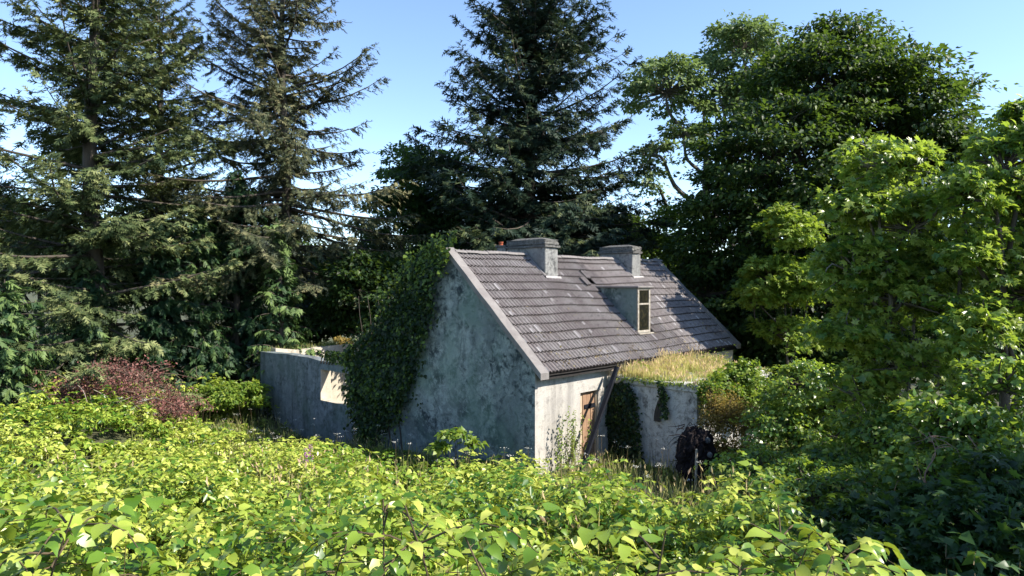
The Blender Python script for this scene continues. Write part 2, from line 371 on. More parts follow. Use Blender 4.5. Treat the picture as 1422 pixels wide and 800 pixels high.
# ------------------------------------------------------------------ cottage
LEN, GW, HE, RZ = 11.7, 6.7, 2.70, 5.80
TAN = (RZ - HE) / (GW / 2); TH = math.atan(TAN); CT, ST = math.cos(TH), math.sin(TH)
BASE = -1.7
HLOC = (.596, 17.65, 0)
house = thing('cottage', 'derelict whitewashed cottage with ribbed tile roof and two chimneys', 'cottage', HLOC, HA)
def wall_grid(name, us, vs, hole, place, mat, parent, thick, inner_mat=None):
    """a wall with openings as one connected shell; hole(i,j) tells open cells; place(u,v,w) -> local xyz"""
    V = []; ix = {}
    def vid(i, j, w):
        if (i, j, w) not in ix: ix[(i, j, w)] = len(V); V.append(place(us[i], vs[j], w))
        return ix[(i, j, w)]
    F = []; mi = []
    nu, nv = len(us) - 1, len(vs) - 1
    solid = lambda i, j: 0 <= i < nu and 0 <= j < nv and not hole(i, j)
    for i in range(nu):
        for j in range(nv):
            if not solid(i, j): continue
            F.append((vid(i, j, 0), vid(i + 1, j, 0), vid(i + 1, j + 1, 0), vid(i, j + 1, 0))); mi.append(0)
            F.append((vid(i, j, thick), vid(i, j + 1, thick), vid(i + 1, j + 1, thick), vid(i + 1, j, thick))); mi.append(1)
            for (di, dj, a, b) in ((-1, 0, (i, j), (i, j + 1)), (1, 0, (i + 1, j), (i + 1, j + 1)), (0, -1, (i, j), (i + 1, j)), (0, 1, (i, j + 1), (i + 1, j + 1))):
                if not solid(i + di, j + dj):
                    F.append((vid(*a, 0), vid(*b, 0), vid(*b, thick), vid(*a, thick))); mi.append(1 if (di or dj) and (0 <= i + di < nu and 0 <= j + dj < nv) else 0)
    me = bpy.data.meshes.new(name); me.from_pydata(V, [], F)
    me.materials.append(mat); me.materials.append(inner_mat or mat)
    me.polygons.foreach_set('material_index', np.array(mi, np.int32))
    bm = bmesh.new(); bm.from_mesh(me); bmesh.ops.recalc_face_normals(bm, faces=bm.faces); bm.to_mesh(me); bm.free()
    return obj_me(name, me, parent)
# gables (pentagon prisms), kept just under the roof
def gable(name, x0, x1, mat):
    zt = .04
    P = [(0, BASE), (GW, BASE), (GW, HE - zt), (GW / 2, RZ - zt), (0, HE - zt)]
    V = [(x0, y, z) for y, z in P] + [(x1, y, z) for y, z in P]
    F = [(0, 1, 2, 3, 4), (9, 8, 7, 6, 5)] + [(i, i + 5, (i + 1) % 5 + 5, (i + 1) % 5) for i in range(5)]
    o = obj_pd(name, V, F, [mat, M['front']], house)
    for p in o.data.polygons:
        if abs(p.normal.y) > .9: p.material_index = 1
    return o
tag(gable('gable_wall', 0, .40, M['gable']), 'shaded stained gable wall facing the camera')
gable('gable_wall', LEN - .4, LEN, M['front'])
D0, D1, DT = 1.95, 2.82, 1.80
fw = wall_grid('front_wall', [.40, D0, D1, 5.0, 8.0, LEN - .4], [BASE, -.2, DT, HE - .12], lambda i, j: i == 1 and j == 1,
               lambda u, v, w: (u, w + .002, v), M['front'], house, .42, M['inner'])
tag(fw, 'sunlit limewashed front wall with grey streaks')
V, F = box_vf(.40, LEN - .4, GW - .42, GW - .002, BASE, HE - .12); obj_pd('back_wall', V, F, M['front'], house)
# eaves board under the tiles
box('eaves_board', .0, LEN, -.10, .0, HE - .17, HE - .055, M['capstone'], house, .006)
# door
door = box('door', D0 + .01, D1 - .01, .16, .19, -.2, DT - .01, M['deck'], house)
ps = np.linspace(D0 + .05, D1 - .05, 5)
for i in range(4):
    box('plank', ps[i] + .006, ps[i + 1] - .006, .115 - .012 * (i % 2), .155, -.18, DT - .06, M['woodpale'] if i == 0 else M['wood'], door, .006)
box('door_frame', D0 + .002, D0 + .05, .06, .15, -.19, DT - .002, M['wood'], door, .005)
box('door_frame', D1 - .05, D1 - .002, .06, .15, -.19, DT - .002, M['woodpale'], door, .005)
box('door_frame', D0 + .052, D1 - .052, .06, .15, DT - .055, DT - .002, M['wood'], door, .005)
box('strap_hinge', D0 + .30, D1 - .06, .075, .095, 1.30, 1.42, M['beam'], door, .004)
# roof ------------------------------------------------------------
def sag(s, y):
    a = -.075 * math.exp(-((s - 6.2) / 1.7) ** 2) * math.sin(math.pi * min(max(y / 3.35, 0), 1)) ** .7
    a += -.02 * math.exp(-((s - 6.4) / 1.6) ** 2)
    a += .006 * math.sin(s * 1.9 + y * .9) + .005 * math.sin(s * 3.3 - y * 1.7)
    return a
def roof_z(s, y): return HE + TAN * y + sag(s, y)
V = []; F = []
ns, nyy = 25, 9
for side in (0, 1):
    for lay in (-.06, -.16):
        for i in range(ns):
            for j in range(nyy):
                s = LEN * i / (ns - 1); y = -.20 + (GW / 2 + .20 - (0.001 if side else 0)) * j / (nyy - 1)
                V.append((s, y if not side else GW - y, roof_z(s, y) + lay))
def gi(side, lay, i, j): return ((side * 2 + lay) * ns + i) * nyy + j
for lay in (0, 1):
    for side in (0, 1):
        for i in range(ns - 1):
            for j in range(nyy - 1):
                F.append((gi(side, lay, i, j), gi(side, lay, i + 1, j), gi(side, lay, i + 1, j + 1), gi(side, lay, i, j + 1)))
roof = obj_pd('roof', V, F, M['deck'], house)
bm = bmesh.new(); bm.from_mesh(roof.data); bmesh.ops.remove_doubles(bm, verts=bm.verts, dist=.004); bm.to_mesh(roof.data); bm.free()
# ribbed tile
TW, TLn, GA = .30, .405, .348
us = [0, .022, .045, .105, .128, .15, .172, .195, .255, .278, .298]; hs = [.046, .032, 0, 0, .032, .046, .032, 0, 0, .032, .046]
def tile_mesh(name, pale):
    V = []; F = []; mi = []
    for (v, dz) in ((0, -.075), (0, 0), (.030, -.001), (TLn * .52, -.006), (TLn, -.012)):
        V += [(u, v, h + dz) for u, h in zip(us, hs)]
    n = len(us)
    for r in range(4):
        for i in range(n - 1):
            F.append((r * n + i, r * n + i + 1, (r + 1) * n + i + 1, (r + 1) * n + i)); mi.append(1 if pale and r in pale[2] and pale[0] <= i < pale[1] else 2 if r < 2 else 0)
    me = bpy.data.meshes.new(name); me.from_pydata(V, [], F); me.materials.append(M['tile']); me.materials.append(M['lichen']); me.materials.append(M['tile_dark'])
    me.polygons.foreach_set('material_index', np.array(mi, np.int32)); return me
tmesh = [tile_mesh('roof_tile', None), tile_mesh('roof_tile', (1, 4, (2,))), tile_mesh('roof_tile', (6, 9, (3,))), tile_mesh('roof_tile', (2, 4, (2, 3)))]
rg = np.random.RandomState(11)
CH = [(3.48, 4.14, 2.56), (8.67, 9.25, 2.60)]              # chimneys: s0, s1, front y
DS0, DS1, DY0, DZ1 = 5.91, 6.69, .67, 4.72                 # dormer
tiles = []
SV = (GW / 2 + .22) / CT
for c in range(14):
    v0 = c * GA; y0 = -.22 + v0 * CT; ym = y0 + GA * .5 * CT
    for i in range(41):
        s = -.12 + .02 + i * TW
        if s < .1 or s + TW > LEN - .02: continue
        sm = s + TW / 2
        if any(a - .02 < sm < b + .02 and ym > f - .02 for a, b, f in CH): continue
        if DS0 - .02 < sm < DS1 + .02 and DY0 - .05 < ym < 2.05: continue
        if (c, i) in ((10, 19),): continue
        tiles.append((c, i, s, y0, sm, ym))
tiles.sort(key=lambda t: (.596 + .6765 * t[4] - .7365 * t[5]) ** 2 + (17.65 + .7365 * t[4] + .6765 * t[5]) ** 2)
rest_V, rest_F, rest_m, nv_ = [], [], [], 0
for n_, (c, i, s, y0, sm, ym) in enumerate(tiles):
    z0 = HE + TAN * y0 + sag(sm, ym)
    slope = TH + rg.normal(0, .006) - .045
    sl_s = (sag(sm + .15, ym) - sag(sm - .15, ym)) / .3
    M4 = Matrix.Translation((s, y0 + rg.normal(0, .003), z0 + .038 + abs(rg.normal(0, .003)))) @ Matrix.Rotation(slope, 4, 'X') @ Matrix.Rotation(-sl_s, 4, 'Y') @ Matrix.Rotation(rg.normal(0, .004), 4, 'Z')
    if (c, i) in ((10, 18), (11, 19)):
        M4 = M4 @ Matrix.Translation((0, -.10, .02)) @ Matrix.Rotation(rg.normal(0, .12), 4, 'Z') @ Matrix.Rotation(.07, 4, 'X')
    me = tmesh[0] if rg.rand() > .085 else tmesh[rg.randint(1, 4)]
    if n_ < 300:
        o = bpy.data.objects.new('roof_tile', me); link(o, roof); o.matrix_local = M4
    else:
        vv = np.array([M4 @ v.co for v in me.vertices]); rest_V.append(vv)
        rest_F.append(np.array([list(p.vertices) for p in me.polygons]) + nv_); rest_m += [p.material_index for p in me.polygons]; nv_ += len(vv)
obj_me('roof_tiles_beyond', mesh_np('roof_tiles_beyond', np.concatenate(rest_V), np.concatenate(rest_F), [M['tile'], M['lichen'], M['tile_dark']], midx=rest_m), roof, 'stuff')
# back slope tiles, out of sight: ribbed sheet courses
V = []; F = []; b0 = 0
for c in range(14):
    y0 = -.22 + c * GA * CT; y1 = y0 + TLn * CT
    for k in range(81):
        s = -.1 + k * .15; h = .03 if k % 2 else .0
        V += [(s, GW - y0, HE + TAN * y0 + sag(min(s, LEN), y0) + .03 + h * .9), (s, GW - min(y1, GW / 2 - .002), HE + TAN * min(y1, GW / 2) + sag(min(s, LEN), y1) + .0 + h * .9)]
    for k in range(80): F.append((b0 + 2 * k, b0 + 2 * k + 1, b0 + 2 * k + 3, b0 + 2 * k + 2))
    b0 += 162
obj_pd('back_slope_tiles', V, F, M['tile'], roof, 'stuff')
# ridge tiles: half round
def ridge_mesh():
    V = []; F = []; n = 7
    for x in (0, .455):
        for r, dz in ((.135, 0), (.115, -.0)):
            for k in range(n):
                a = math.pi * (.06 + .88 * k / (n - 1)); V.append((x, r * 1.15 * math.cos(a), r * .78 * math.sin(a) + dz))
    for k in range(n - 1):
        F.append((k, k + 1, 2 * n + k + 1, 2 * n + k)); F.append((n + k, 3 * n + k, 3 * n + k + 1, n + k + 1))
        F.append((k, n + k, n + k + 1, k + 1)); F.append((2 * n + k, 2 * n + k + 1, 3 * n + k + 1, 3 * n + k))
    me = bpy.data.meshes.new('ridge_tile'); me.from_pydata(V, [], F); me.materials.append(M['coping']); return me
rmesh = ridge_mesh()
for k in range(26):
    s = .20 + k * .452
    if any(a - .30 < s + .22 < b + .30 for a, b, f in CH) and any(s < b and s + .455 > a for a, b, f in CH): continue
    o = bpy.data.objects.new('ridge_tile', rmesh); link(o, roof)
    o.location = (s, GW / 2, RZ - .03 + sag(s + .2, 3.3)); o.rotation_euler = (rg.normal(0, .04), -(sag(s + .4, 3.3) - sag(s, 3.3)) / .4 + rg.normal(0, .012), rg.normal(0, .012))
# verge copings
def coping(x0, x1, up=.115):
    V = []; n = 9
    for side in (0, 1):
        o_V = []
        for k in range(n):
            y = -.27 + (GW / 2 + .27) * k / (n - 1); z = HE + TAN * y
            yy = y if not side else GW - y
            for (x, dz) in ((x0, -.06), (x1, -.06), (x1, up), (x0, up)): o_V.append((x + .008 * math.sin(k * 2.1), yy, z + dz + .01 * math.sin(k * 3.3 + side)))
        F = []
        for k in range(n - 1):
            for e in range(4): F.append((4 * k + e, 4 * k + (e + 1) % 4, 4 * (k + 1) + (e + 1) % 4, 4 * (k + 1) + e))
        F += [(0, 1, 2, 3), (4 * (n - 1) + 3, 4 * (n - 1) + 2, 4 * (n - 1) + 1, 4 * (n - 1))]
        obj_pd('verge_coping', o_V, F, M['coping'], house)
coping(-.09, .24); coping(LEN - .22, LEN + .09)
# chimneys
def chimney(s0, s1, yf, yb, zt, pots, seed):
    st = box('chimney', s0, s1, yf, yb, 4.7, zt - .27, M['stack'], house, .014, 2, .007, seed)
    box('chimney_cap', s0 - .055, s1 + .055, yf - .055, yb + .055, zt - .27, zt - .19, M['capstone'], st, .008, 1, .007, seed + 5)
    box('chimney_cap', s0 - .02, s1 + .02, yf - .02, yb + .02, zt - .188, zt, M['capstone'], st, .02, 2, .008, seed + 9)
    V = [(s0 + .03, yf + .03, zt - .002), (s1 - .03, yf + .03, zt - .002), (s1 - .03, yb - .03, zt - .002), (s0 + .03, yb - .03, zt - .002),
         (s0 + .2, yf + .35, zt + .07), (s1 - .2, yf + .35, zt + .07), (s1 - .2, yb - .35, zt + .07), (s0 + .2, yb - .35, zt + .07)]
    obj_pd('flaunching', V, [(0, 1, 5, 4), (1, 2, 6, 5), (2, 3, 7, 6), (3, 0, 4, 7), (4, 5, 6, 7)], M['capstone'], st)
    # mortar fillet along the left foot and front foot, following the slope
    tb = []
    for (sa, ya, sb, yb_) in ((s0 - .03, yf - .02, s0 - .03, GW / 2 - .1), (s0 - .06, yf - .05, s1 + .06, yf - .05)):
        P = []
        for t in np.linspace(0, 1, 7):
            s = sa + (sb - sa) * t; y = ya + (yb_ - ya) * t; P.append((s, y, roof_z(s, y) + .04))
        tt = Tubes(); tt.add(P, .06, 6); tt.build('lead_flashing', M['lichen'] if sa != sb else M['coping'], st)
    if pots:
        box('rear_flue', s0 + .02, s1 - .02, yb + .06, yb + .50, 4.7, zt - .20, M['stack'], st, .012)
        box('rear_flue_cap', s0 - .02, s1 + .02, yb + .058, yb + .54, zt - .20, zt - .13, M['capstone'], st, .01)
        n = 12; V = []; F = []
        prof = [(.075, 0), (.07, .10), (.085, .11), (.085, .15), (.055, .15), (.05, .02)]
        for r, z in prof:
            V += [(s0 + .09 + r * math.cos(2 * math.pi * k / n), yb + .36 + r * math.sin(2 * math.pi * k / n), zt - .17 + z * 1.1) for k in range(n)]
        for q in range(len(prof) - 1):
            for k in range(n): F.append((q * n + k, q * n + (k + 1) % n, (q + 1) * n + (k + 1) % n, (q + 1) * n + k))
        obj_pd('chimney_pot', V, F, M['pot'], st)
    return st
tag(chimney(*CH[0], GW - CH[0][2] + .1, 6.30, True, 1), 'nearer chimney with small red pot behind it')
tag(chimney(*CH[1], GW - CH[1][2], 6.28, False, 2), 'farther chimney beyond the dormer')
# dormer
dz0 = roof_z(DS0, DY0) - .05
V = [(DS0, DY0, dz0), (DS1, DY0, dz0), (DS1, DY0, DZ1), (DS0, DY0, DZ1), (DS0, 2.45, DZ1 + .02), (DS1, 2.45, DZ1 + .02), (DS0, 2.45, dz0 + 1.2), (DS1, 2.45, dz0 + 1.2)]
dorm = obj_pd('dormer', V, [(0, 1, 2, 3), (3, 2, 5, 4), (0, 3, 4, 6), (1, 7, 5, 2), (0, 6, 7, 1), (4, 5, 7, 6)], M['gable'], house)
box('dormer_roof', DS0 - .10, DS1 + .10, DY0 - .12, 2.42, DZ1 + .004, DZ1 + .062, M['coping'], dorm, .01)
yF = DY0 - .05
zb = roof_z(DS0, DY0) - .01
for (a, b, c, d) in ((DS0 + .0, DS0 + .09, zb, DZ1 - .002), (DS1 - .09, DS1, zb, DZ1 - .002)):
    box('window_frame', a, b, yF, DY0 - .002, c, d, M['frame'], dorm, .008)
zm = zb + .92
for (c, d) in ((zb, zb + .08), (zm, zm + .06), (DZ1 - .08, DZ1 - .002)):
    box('window_frame', DS0 + .092, DS1 - .092, yF + .004, DY0 - .002, c, d, M['frame'], dorm, .008)
for (c, d) in ((zb + .08, zm), (zm + .06, DZ1 - .08)):
    box('pane', DS0 + .09, DS1 - .09, DY0 - .022, DY0 - .012, c, d, M['glass'], dorm)
box('window_sill', DS0 - .06, DS1 + .06, DY0 - .16, DY0 - .052, zb - .05, zb - .004, M['frame'], dorm, .01)
# moss and litter on the roof
rg = np.random.RandomState(5)
n = 2600; S_ = rg.uniform(.2, 11.8, n); Y_ = np.minimum(rg.exponential(.55, n) - .2, 3.2)
k_ = fnoise(S_, Y_, 1.1, 3.0) + rg.normal(0, .25, n) > .02 + .1 * Y_; S_, Y_ = S_[k_], Y_[k_]
P = np.array([(s, y, roof_z(s, y) + .035) for s, y in zip(S_, Y_)]); n = len(P)
D = norm(np.stack([rg.normal(0, 1, n), rg.normal(0, .7, n), rg.normal(0, .5, n)], -1)); N = norm(np.array([0, -ST, CT]) + rg.normal(0, .4, (n, 3)))
cloud('moss', P, D, N, rg.uniform(.03, .085, n), rg.rand(n), T_IVY, M['moss'], rg, house, 'stuff')

# ------------------------------------------------------------------ flat-roofed extension
EX0, EX1, EY, EZ = 3.35, 8.1, -2.82, 2.15
ext = thing('flat_roofed_extension', 'low flat-roofed grey extension with grass growing on its roof', 'outbuilding', HLOC, HA)
box('side_wall', EX0, EX0 + .35, EY, -.004, BASE, EZ - .20, M['ext'], ext, .012)
box('front_wall', EX0 + .352, EX1, EY + .003, EY + .35, BASE, EZ - .20, M['ext'], ext, .012)
box('side_wall', EX1 - .35, EX1 - .002, EY + .352, -.004, BASE, EZ - .20, M['ext'], ext, .012)
box('roof_slab', EX0 - .05, EX1 + .05, EY - .05, -.006, EZ - .199, EZ, M['ext'], ext, .02, 1, .006, 4)
box('broken_gutter', EX0 - .16, EX0 - .01, -.32, -.13, EZ - .02, EZ + .20, M['woodpale'], ext, .03)

# ------------------------------------------------------------------ roofless annex in line with the gable
ann = thing('roofless_annex', 'roofless ruined annex with an empty window beside the ivy', 'ruin', HLOC, HA)
A0, A1, AZ = GW + .02, 14.6, 2.12
rg = np.random.RandomState(8)
w0, wz0 = gable_pt(484, 564); w1, wz1 = gable_pt(445, 513)
u_ = sorted([A0, 7.6, w0, 9.3, w1, 11, 11.8, 12.6, 13.4, 14.0, A1])
topj = {u: AZ + rg.normal(0, .018) + .012 * math.sin(u * 2.1) for u in u_}; topj[A1] = AZ + .0
def plA(u, v, w): return (w + .003, u, topj[u] if v > 90 else v)
hv = [BASE, wz0, wz1, 99]
iu0, iu1 = u_.index(w0), u_.index(w1)
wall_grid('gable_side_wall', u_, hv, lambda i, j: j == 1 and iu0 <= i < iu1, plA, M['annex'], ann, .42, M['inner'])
vs_ = [.427, 1.4, 2.4, 3.4, 4.6, 5.6]
tj = {u: AZ + .03 + rg.normal(0, .05) + .02 * u for u in vs_}
wall_grid('end_wall', vs_, [BASE, 99], lambda i, j: False, lambda u, v, w: (u, A1 - .45 + w, tj[u] if v > 90 else v), M['inner'], ann, .445, M['annex'])
box('rear_wall', 5.16, 5.6, A0 + .2, A1 - .455, BASE, AZ, M['inner'], ann, .02)

# ------------------------------------------------------------------ vegetation generators
def trunk_tube(tb, pts, rads, k=8):
    tb.add(np.array(pts), np.array(rads), k)
def spline(pts, n):
    pts = np.asarray(pts, float); t = np.linspace(0, len(pts) - 1, n); out = []
    for q in t:
        i = min(int(q), len(pts) - 2); f = q - i
        p0 = pts[max(i - 1, 0)]; p1 = pts[i]; p2 = pts[i + 1]; p3 = pts[min(i + 2, len(pts) - 1)]
        out.append(.5 * ((2 * p1) + (-p0 + p2) * f + (2 * p0 - 5 * p1 + 4 * p2 - p3) * f * f + (-p0 + 3 * p1 - 3 * p2 + p3) * f ** 3))
    return np.array(out)

def conifer(name, label, px, d, top, Rm, seed, mat, cb=1.0, step=.36, nb=5, dens=1.0, spr=.27, prof=.8, tpl=T_SPR,
            el=(-12, 42), sagk=.28, upk=.22, hang=.45, trunk_r=.28, bark='bark', cat='tree', group=None, tint=(.45, .26), gap=0.0, minL=.3, lean=0.0, lv=(.5, 1.22)):
    rg = np.random.RandomState(seed)
    x = (px - 711) / FPX * d; z0 = float(ground_z(x, d)); H = top - z0
    root = thing(name, label, cat, (x, d, z0 - .1), rg.uniform(0, 6.28), group)
    ca, sa = math.cos(-root.rotation_euler.z), math.sin(-root.rotation_euler.z)
    zz = np.linspace(0, H + .1, 14); bend = lambda z: np.array([lean * z + .10 * math.sin(z * .5), .08 * math.sin(z * .37 + 1)])
    tp = np.array([[*bend(z), z] for z in zz])
    tb = Tubes(); tb.add(tp, trunk_r * (1 - zz / (H + .1)) ** .8 + .012, 8); tb.build('trunk', M[bark], root)
    bt = Tubes(); P, D, N, S, T = [], [], [], [], []
    z = cb
    while z < H - .15:
        f = (z - cb) / (H - cb)
        for b in range(nb):
            if rg.rand() < gap: continue
            az = rg.uniform(0, 2 * math.pi); zb = z + rg.uniform(-.5, .5) * step
            L = max(minL, Rm * (1 - f) ** prof * rg.uniform(*lv) * (1 if f > .12 else .8))
            e0 = R(el[0] + (el[1] - el[0]) * f ** .8 + rg.normal(0, 10))
            t = np.linspace(0, 1, 7); h = np.array([math.cos(az), math.sin(az), 0])
            sd = np.array([-h[1], h[0], 0]); cur = rg.normal(0, .16) * L
            bp = np.array([*bend(zb), zb]) + (L * t)[:, None] * h * math.cos(e0) + (cur * t ** 2)[:, None] * sd
            bp[:, 2] += L * (math.sin(e0) * t - sagk * (1 - f * .6) * t ** 1.6 + upk * t ** 3)
            bt.add(bp, (.012 + .011 * L) * (1 - t) ** .8 + .005, 4)
            nt_ = max(4, int(L / .15 * dens)); tt = .03 + .97 * rg.rand(nt_) ** .85
            q = np.stack([np.interp(tt, t, bp[:, c]) for c in range(3)], -1)
            tan = norm(np.stack([np.interp(tt, t, np.gradient(bp[:, c])) for c in range(3)], -1))
            sg = np.where(rg.rand(nt_) < .5, -1, 1)[:, None]
            td = norm(tan * .75 + sg * sd * rg.uniform(.5, 1.1, (nt_, 1)) + np.array([0, 0, -1]) * rg.uniform(.05, .6, (nt_, 1)) * hang * 1.6)
            lt = np.clip((.16 + .42 * (1 - tt) ** .7) * L * .55, .12, 1.0) * rg.uniform(.6, 1.15, nt_)
            m = np.maximum(1, np.ceil(lt / (spr * .62)).astype(int))
            idx = np.repeat(np.arange(nt_), m); k = np.concatenate([np.arange(a) for a in m]) / m[idx]
            pp = q[idx] + td[idx] * (lt[idx] * k)[:, None]; pp[:, 2] -= hang * .5 * (lt[idx] * k) ** 1.5
            n = len(pp)
            dd = norm(td[idx] + rg.normal(0, .35, (n, 3)) + np.array([0, 0, -1]) * (hang * rg.uniform(.2, 1.2, (n, 1))))
            P.append(pp); D.append(dd); N.append(norm(np.array([0, 0, 1.0]) + h * .4 + rg.normal(0, .35, (n, 3))))
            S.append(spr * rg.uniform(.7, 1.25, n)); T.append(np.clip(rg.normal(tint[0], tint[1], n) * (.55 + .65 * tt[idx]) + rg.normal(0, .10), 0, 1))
        z += step * rg.uniform(.75, 1.25)
    bt.build('branchwork', M[bark], root, 'stuff')
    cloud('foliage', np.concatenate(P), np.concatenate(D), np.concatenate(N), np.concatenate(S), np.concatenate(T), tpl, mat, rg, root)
    return root, len(np.concatenate(P))

def broadleaf(name, label, base, ells, seed, mat, nclump=120, cr=.7, per=70, leaf=.14, tpl=T_DIA, trunk_r=.2, bark='bark', cat='tree',
              group=None, tint=(.45, .25), flat_=.38, droop=.25, shell=.5, limbs=True, twig=.018, forks=None, low=-.55, wid=1.0):
    """ells: (px, py, depth, rx, rz[, ry]) crown masses in photograph pixels / metres"""
    rg = np.random.RandomState(seed)
    bx_, by_ = base; bz = float(ground_z(bx_, by_)) - .1
    root = thing(name, label, cat, (bx_, by_, bz), 0, group)
    E = []
    for e in ells:
        c = W(e[0], e[1], e[2]) - np.array([bx_, by_, bz]); E.append((c, np.array([e[3], e[5] if len(e) > 5 else e[3], e[4]])))
    vol = np.array([np.prod(r) ** (2 / 3) for c, r in E]); vol /= vol.sum()
    which = rg.choice(len(E), nclump, p=vol)
    u = norm(rg.normal(0, 1, (nclump, 3))); u[:, 2] = np.where(u[:, 2] < low, -u[:, 2] * .6, u[:, 2]); u = norm(u)
    rr = shell + (1.0 - shell) * rg.rand(nclump) ** .6
    cen = np.array([E[w][0] for w in which]); rad = np.array([E[w][1] for w in which])
    cc = cen + u * rad * rr[:, None]
    tb = Tubes()
    zc = np.mean([c for c, r in E], 0)
    top = zc * np.array([.8, .8, 1.0]); 
    tp = spline([(0, 0, 0), top * np.array([.15, .15, .35]) + rg.normal(0, .1, 3) * trunk_r, top * np.array([.5, .5, .65]), top], 12)
    tb.add(tp, trunk_r * (1 - np.linspace(0, 1, 12) * .8), 8); tb.build('trunk', M[bark], root)
    lb = Tubes()
    if limbs:
        for (c, r) in E:
            st = tp[rg.randint(4, 9)]
            pts = spline([st, st * .5 + c * .5 + np.array([0, 0, -.12 * np.linalg.norm(c - st)]) + rg.normal(0, .11, 3) * np.linalg.norm(c - st), st * .2 + c * .8 + rg.normal(0, .06, 3) * np.linalg.norm(c - st), c], 12)
            lb.add(pts, np.linspace(trunk_r * .5, trunk_r * .16, 12), 6)
        for i in range(nclump):
            c, r = E[which[i]]; st = c * rg.uniform(.35, .75) + tp[rg.randint(6, 12)] * .0 + cc[i] * 0 + (1 - .6) * 0
            st = c + (cc[i] - c) * rg.uniform(.0, .25)
            pts = spline([st, (st + cc[i]) / 2 + rg.normal(0, .12, 3) * np.linalg.norm(cc[i] - st), cc[i]], 5)
            lb.add(pts, np.linspace(twig * 1.6, twig * .4, 5), 4)
    lb.build('branchwork', M[bark], root, 'stuff')
    idx = np.repeat(np.arange(nclump), np.maximum(8, (per * rg.uniform(.5, 1.4, nclump)).astype(int))); n = len(idx)
    crs = cr * rg.uniform(.65, 1.3, nclump)
    off = rg.normal(0, 1, (n, 3)); off *= (rg.rand(n, 1) ** .25) / np.maximum(np.linalg.norm(off, axis=1, keepdims=True), .3)
    out = u[idx] * np.array([1, 1, .35])
    # each clump is a fan of short sprays so it has lobes and gaps
    lob = norm(rg.normal(0, 1, (nclump, 5, 3))); pick = rg.randint(0, 5, n)
    off = off * .55 + lob[idx, pick] * rg.uniform(.2, .85, (n, 1))
    off[:, 2] *= flat_
    off[:, 2] -= droop * (off[:, 0] ** 2 + off[:, 1] ** 2) * .6
    P = cc[idx] + off * crs[idx][:, None]
    N = norm(np.array([0, 0, 1.0]) * .6 + SUN * .45 + out * .45 + rg.normal(0, .46, (n, 3)))
    D = norm(off * np.array([1, 1, .3]) + out * .4 + rg.normal(0, .45, (n, 3)) + np.array([0, 0, -droop]))
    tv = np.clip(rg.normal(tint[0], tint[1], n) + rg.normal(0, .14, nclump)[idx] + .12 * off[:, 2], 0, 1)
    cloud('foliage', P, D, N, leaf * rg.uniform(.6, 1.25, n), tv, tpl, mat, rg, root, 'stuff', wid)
    return root

# ------------------------------------------------------------------ conifers
conifer('spruce_tree', 'tall olive-green spruce with a thick trunk at the left edge', 130, 26.5, 22.5, 5.7, 21, M['spruce'], cb=1.2, step=.37, nb=6, dens=1.85, spr=.32, el=(-8, 48), hang=.5, trunk_r=.36, gap=.36, tint=(.52, .28), prof=.50)
conifer('spruce_tree', 'tall spruce second from left, its broken top at the frame edge', 222, 30.5, 17.8, 4.5, 22, M['spruce'], cb=5.0, step=.38, nb=6, dens=2.0, spr=.31, el=(-6, 42), hang=.5, trunk_r=.30, gap=.36, tint=(.55, .28), prof=.46)
conifer('spruce_tree', 'thin spruce with long bare branches reaching right against the sky', 395, 31, 23.0, 6.5, 23, M['spruce_thin'], cb=6.0, step=.38, nb=6, dens=1.55, spr=.27, el=(-12, 46), sagk=.28, upk=.26, hang=.6, trunk_r=.30, gap=.28, tint=(.5, .28), prof=.66)
conifer('spruce_tree', 'large dark blue-green spruce rising behind the chimneys', 738, 34, 26.5, 7.7, 24, M['spruce_blue'], lv=(.72, 1.12), cb=2.6, step=.36, nb=6, dens=1.35, spr=.42, el=(-10, 52), sagk=.30, upk=.26, hang=.5, trunk_r=.40, gap=.08, tint=(.45, .25), prof=.80)
conifer('spruce_tree', 'shaded spruce at the far left edge behind the olive spruce', -30, 31, 14.0, 4.6, 25, M['spruce_blue'], cb=.8, step=.42, nb=6, dens=1.2, spr=.42, hang=.5, gap=.1, prof=.55)
# cypresses
CY = dict(tpl=T_CYP, el=(15, 60), sagk=.55, upk=-.05, hang=.8, nb=7, step=.30, prof=.45, dens=1.25, spr=.42, cb=.3, trunk_r=.2)
conifer('cypress_tree', 'dark drooping cypress between the two left spruces and the thin one', 330, 30.0, 9.7, 3.0, 31, M['cypress'], tint=(.34, .22), **CY)
conifer('cypress_tree', 'sunlit lower cypress just left of the roofless annex', 388, 28.9, 7.7, 1.75, 32, M['cypress'], tint=(.85, .2), **CY)
conifer('cypress_tree', 'pale green cypress with a pointed tip in front of the dark one', 280, 28.5, 8.3, 1.7, 33, M['cypress'], tint=(.60, .24), **CY)
conifer('cypress_tree', 'bright green feathery cypress at the left frame edge', 2, 22.0, 5.0, 1.9, 34, M['cypress'], tint=(.85, .2), **CY)
conifer('cypress_tree', 'dark cypress filling the shade left of the brush pile', 120, 26.2, 5.6, 2.6, 35, M['cypress'], tint=(.50, .25), **CY)
conifer('cypress_tree', 'dark cypress filling the shade behind the brush pile', 225, 28.0, 7.6, 2.9, 36, M['cypress'], tint=(.2, .18), **CY)

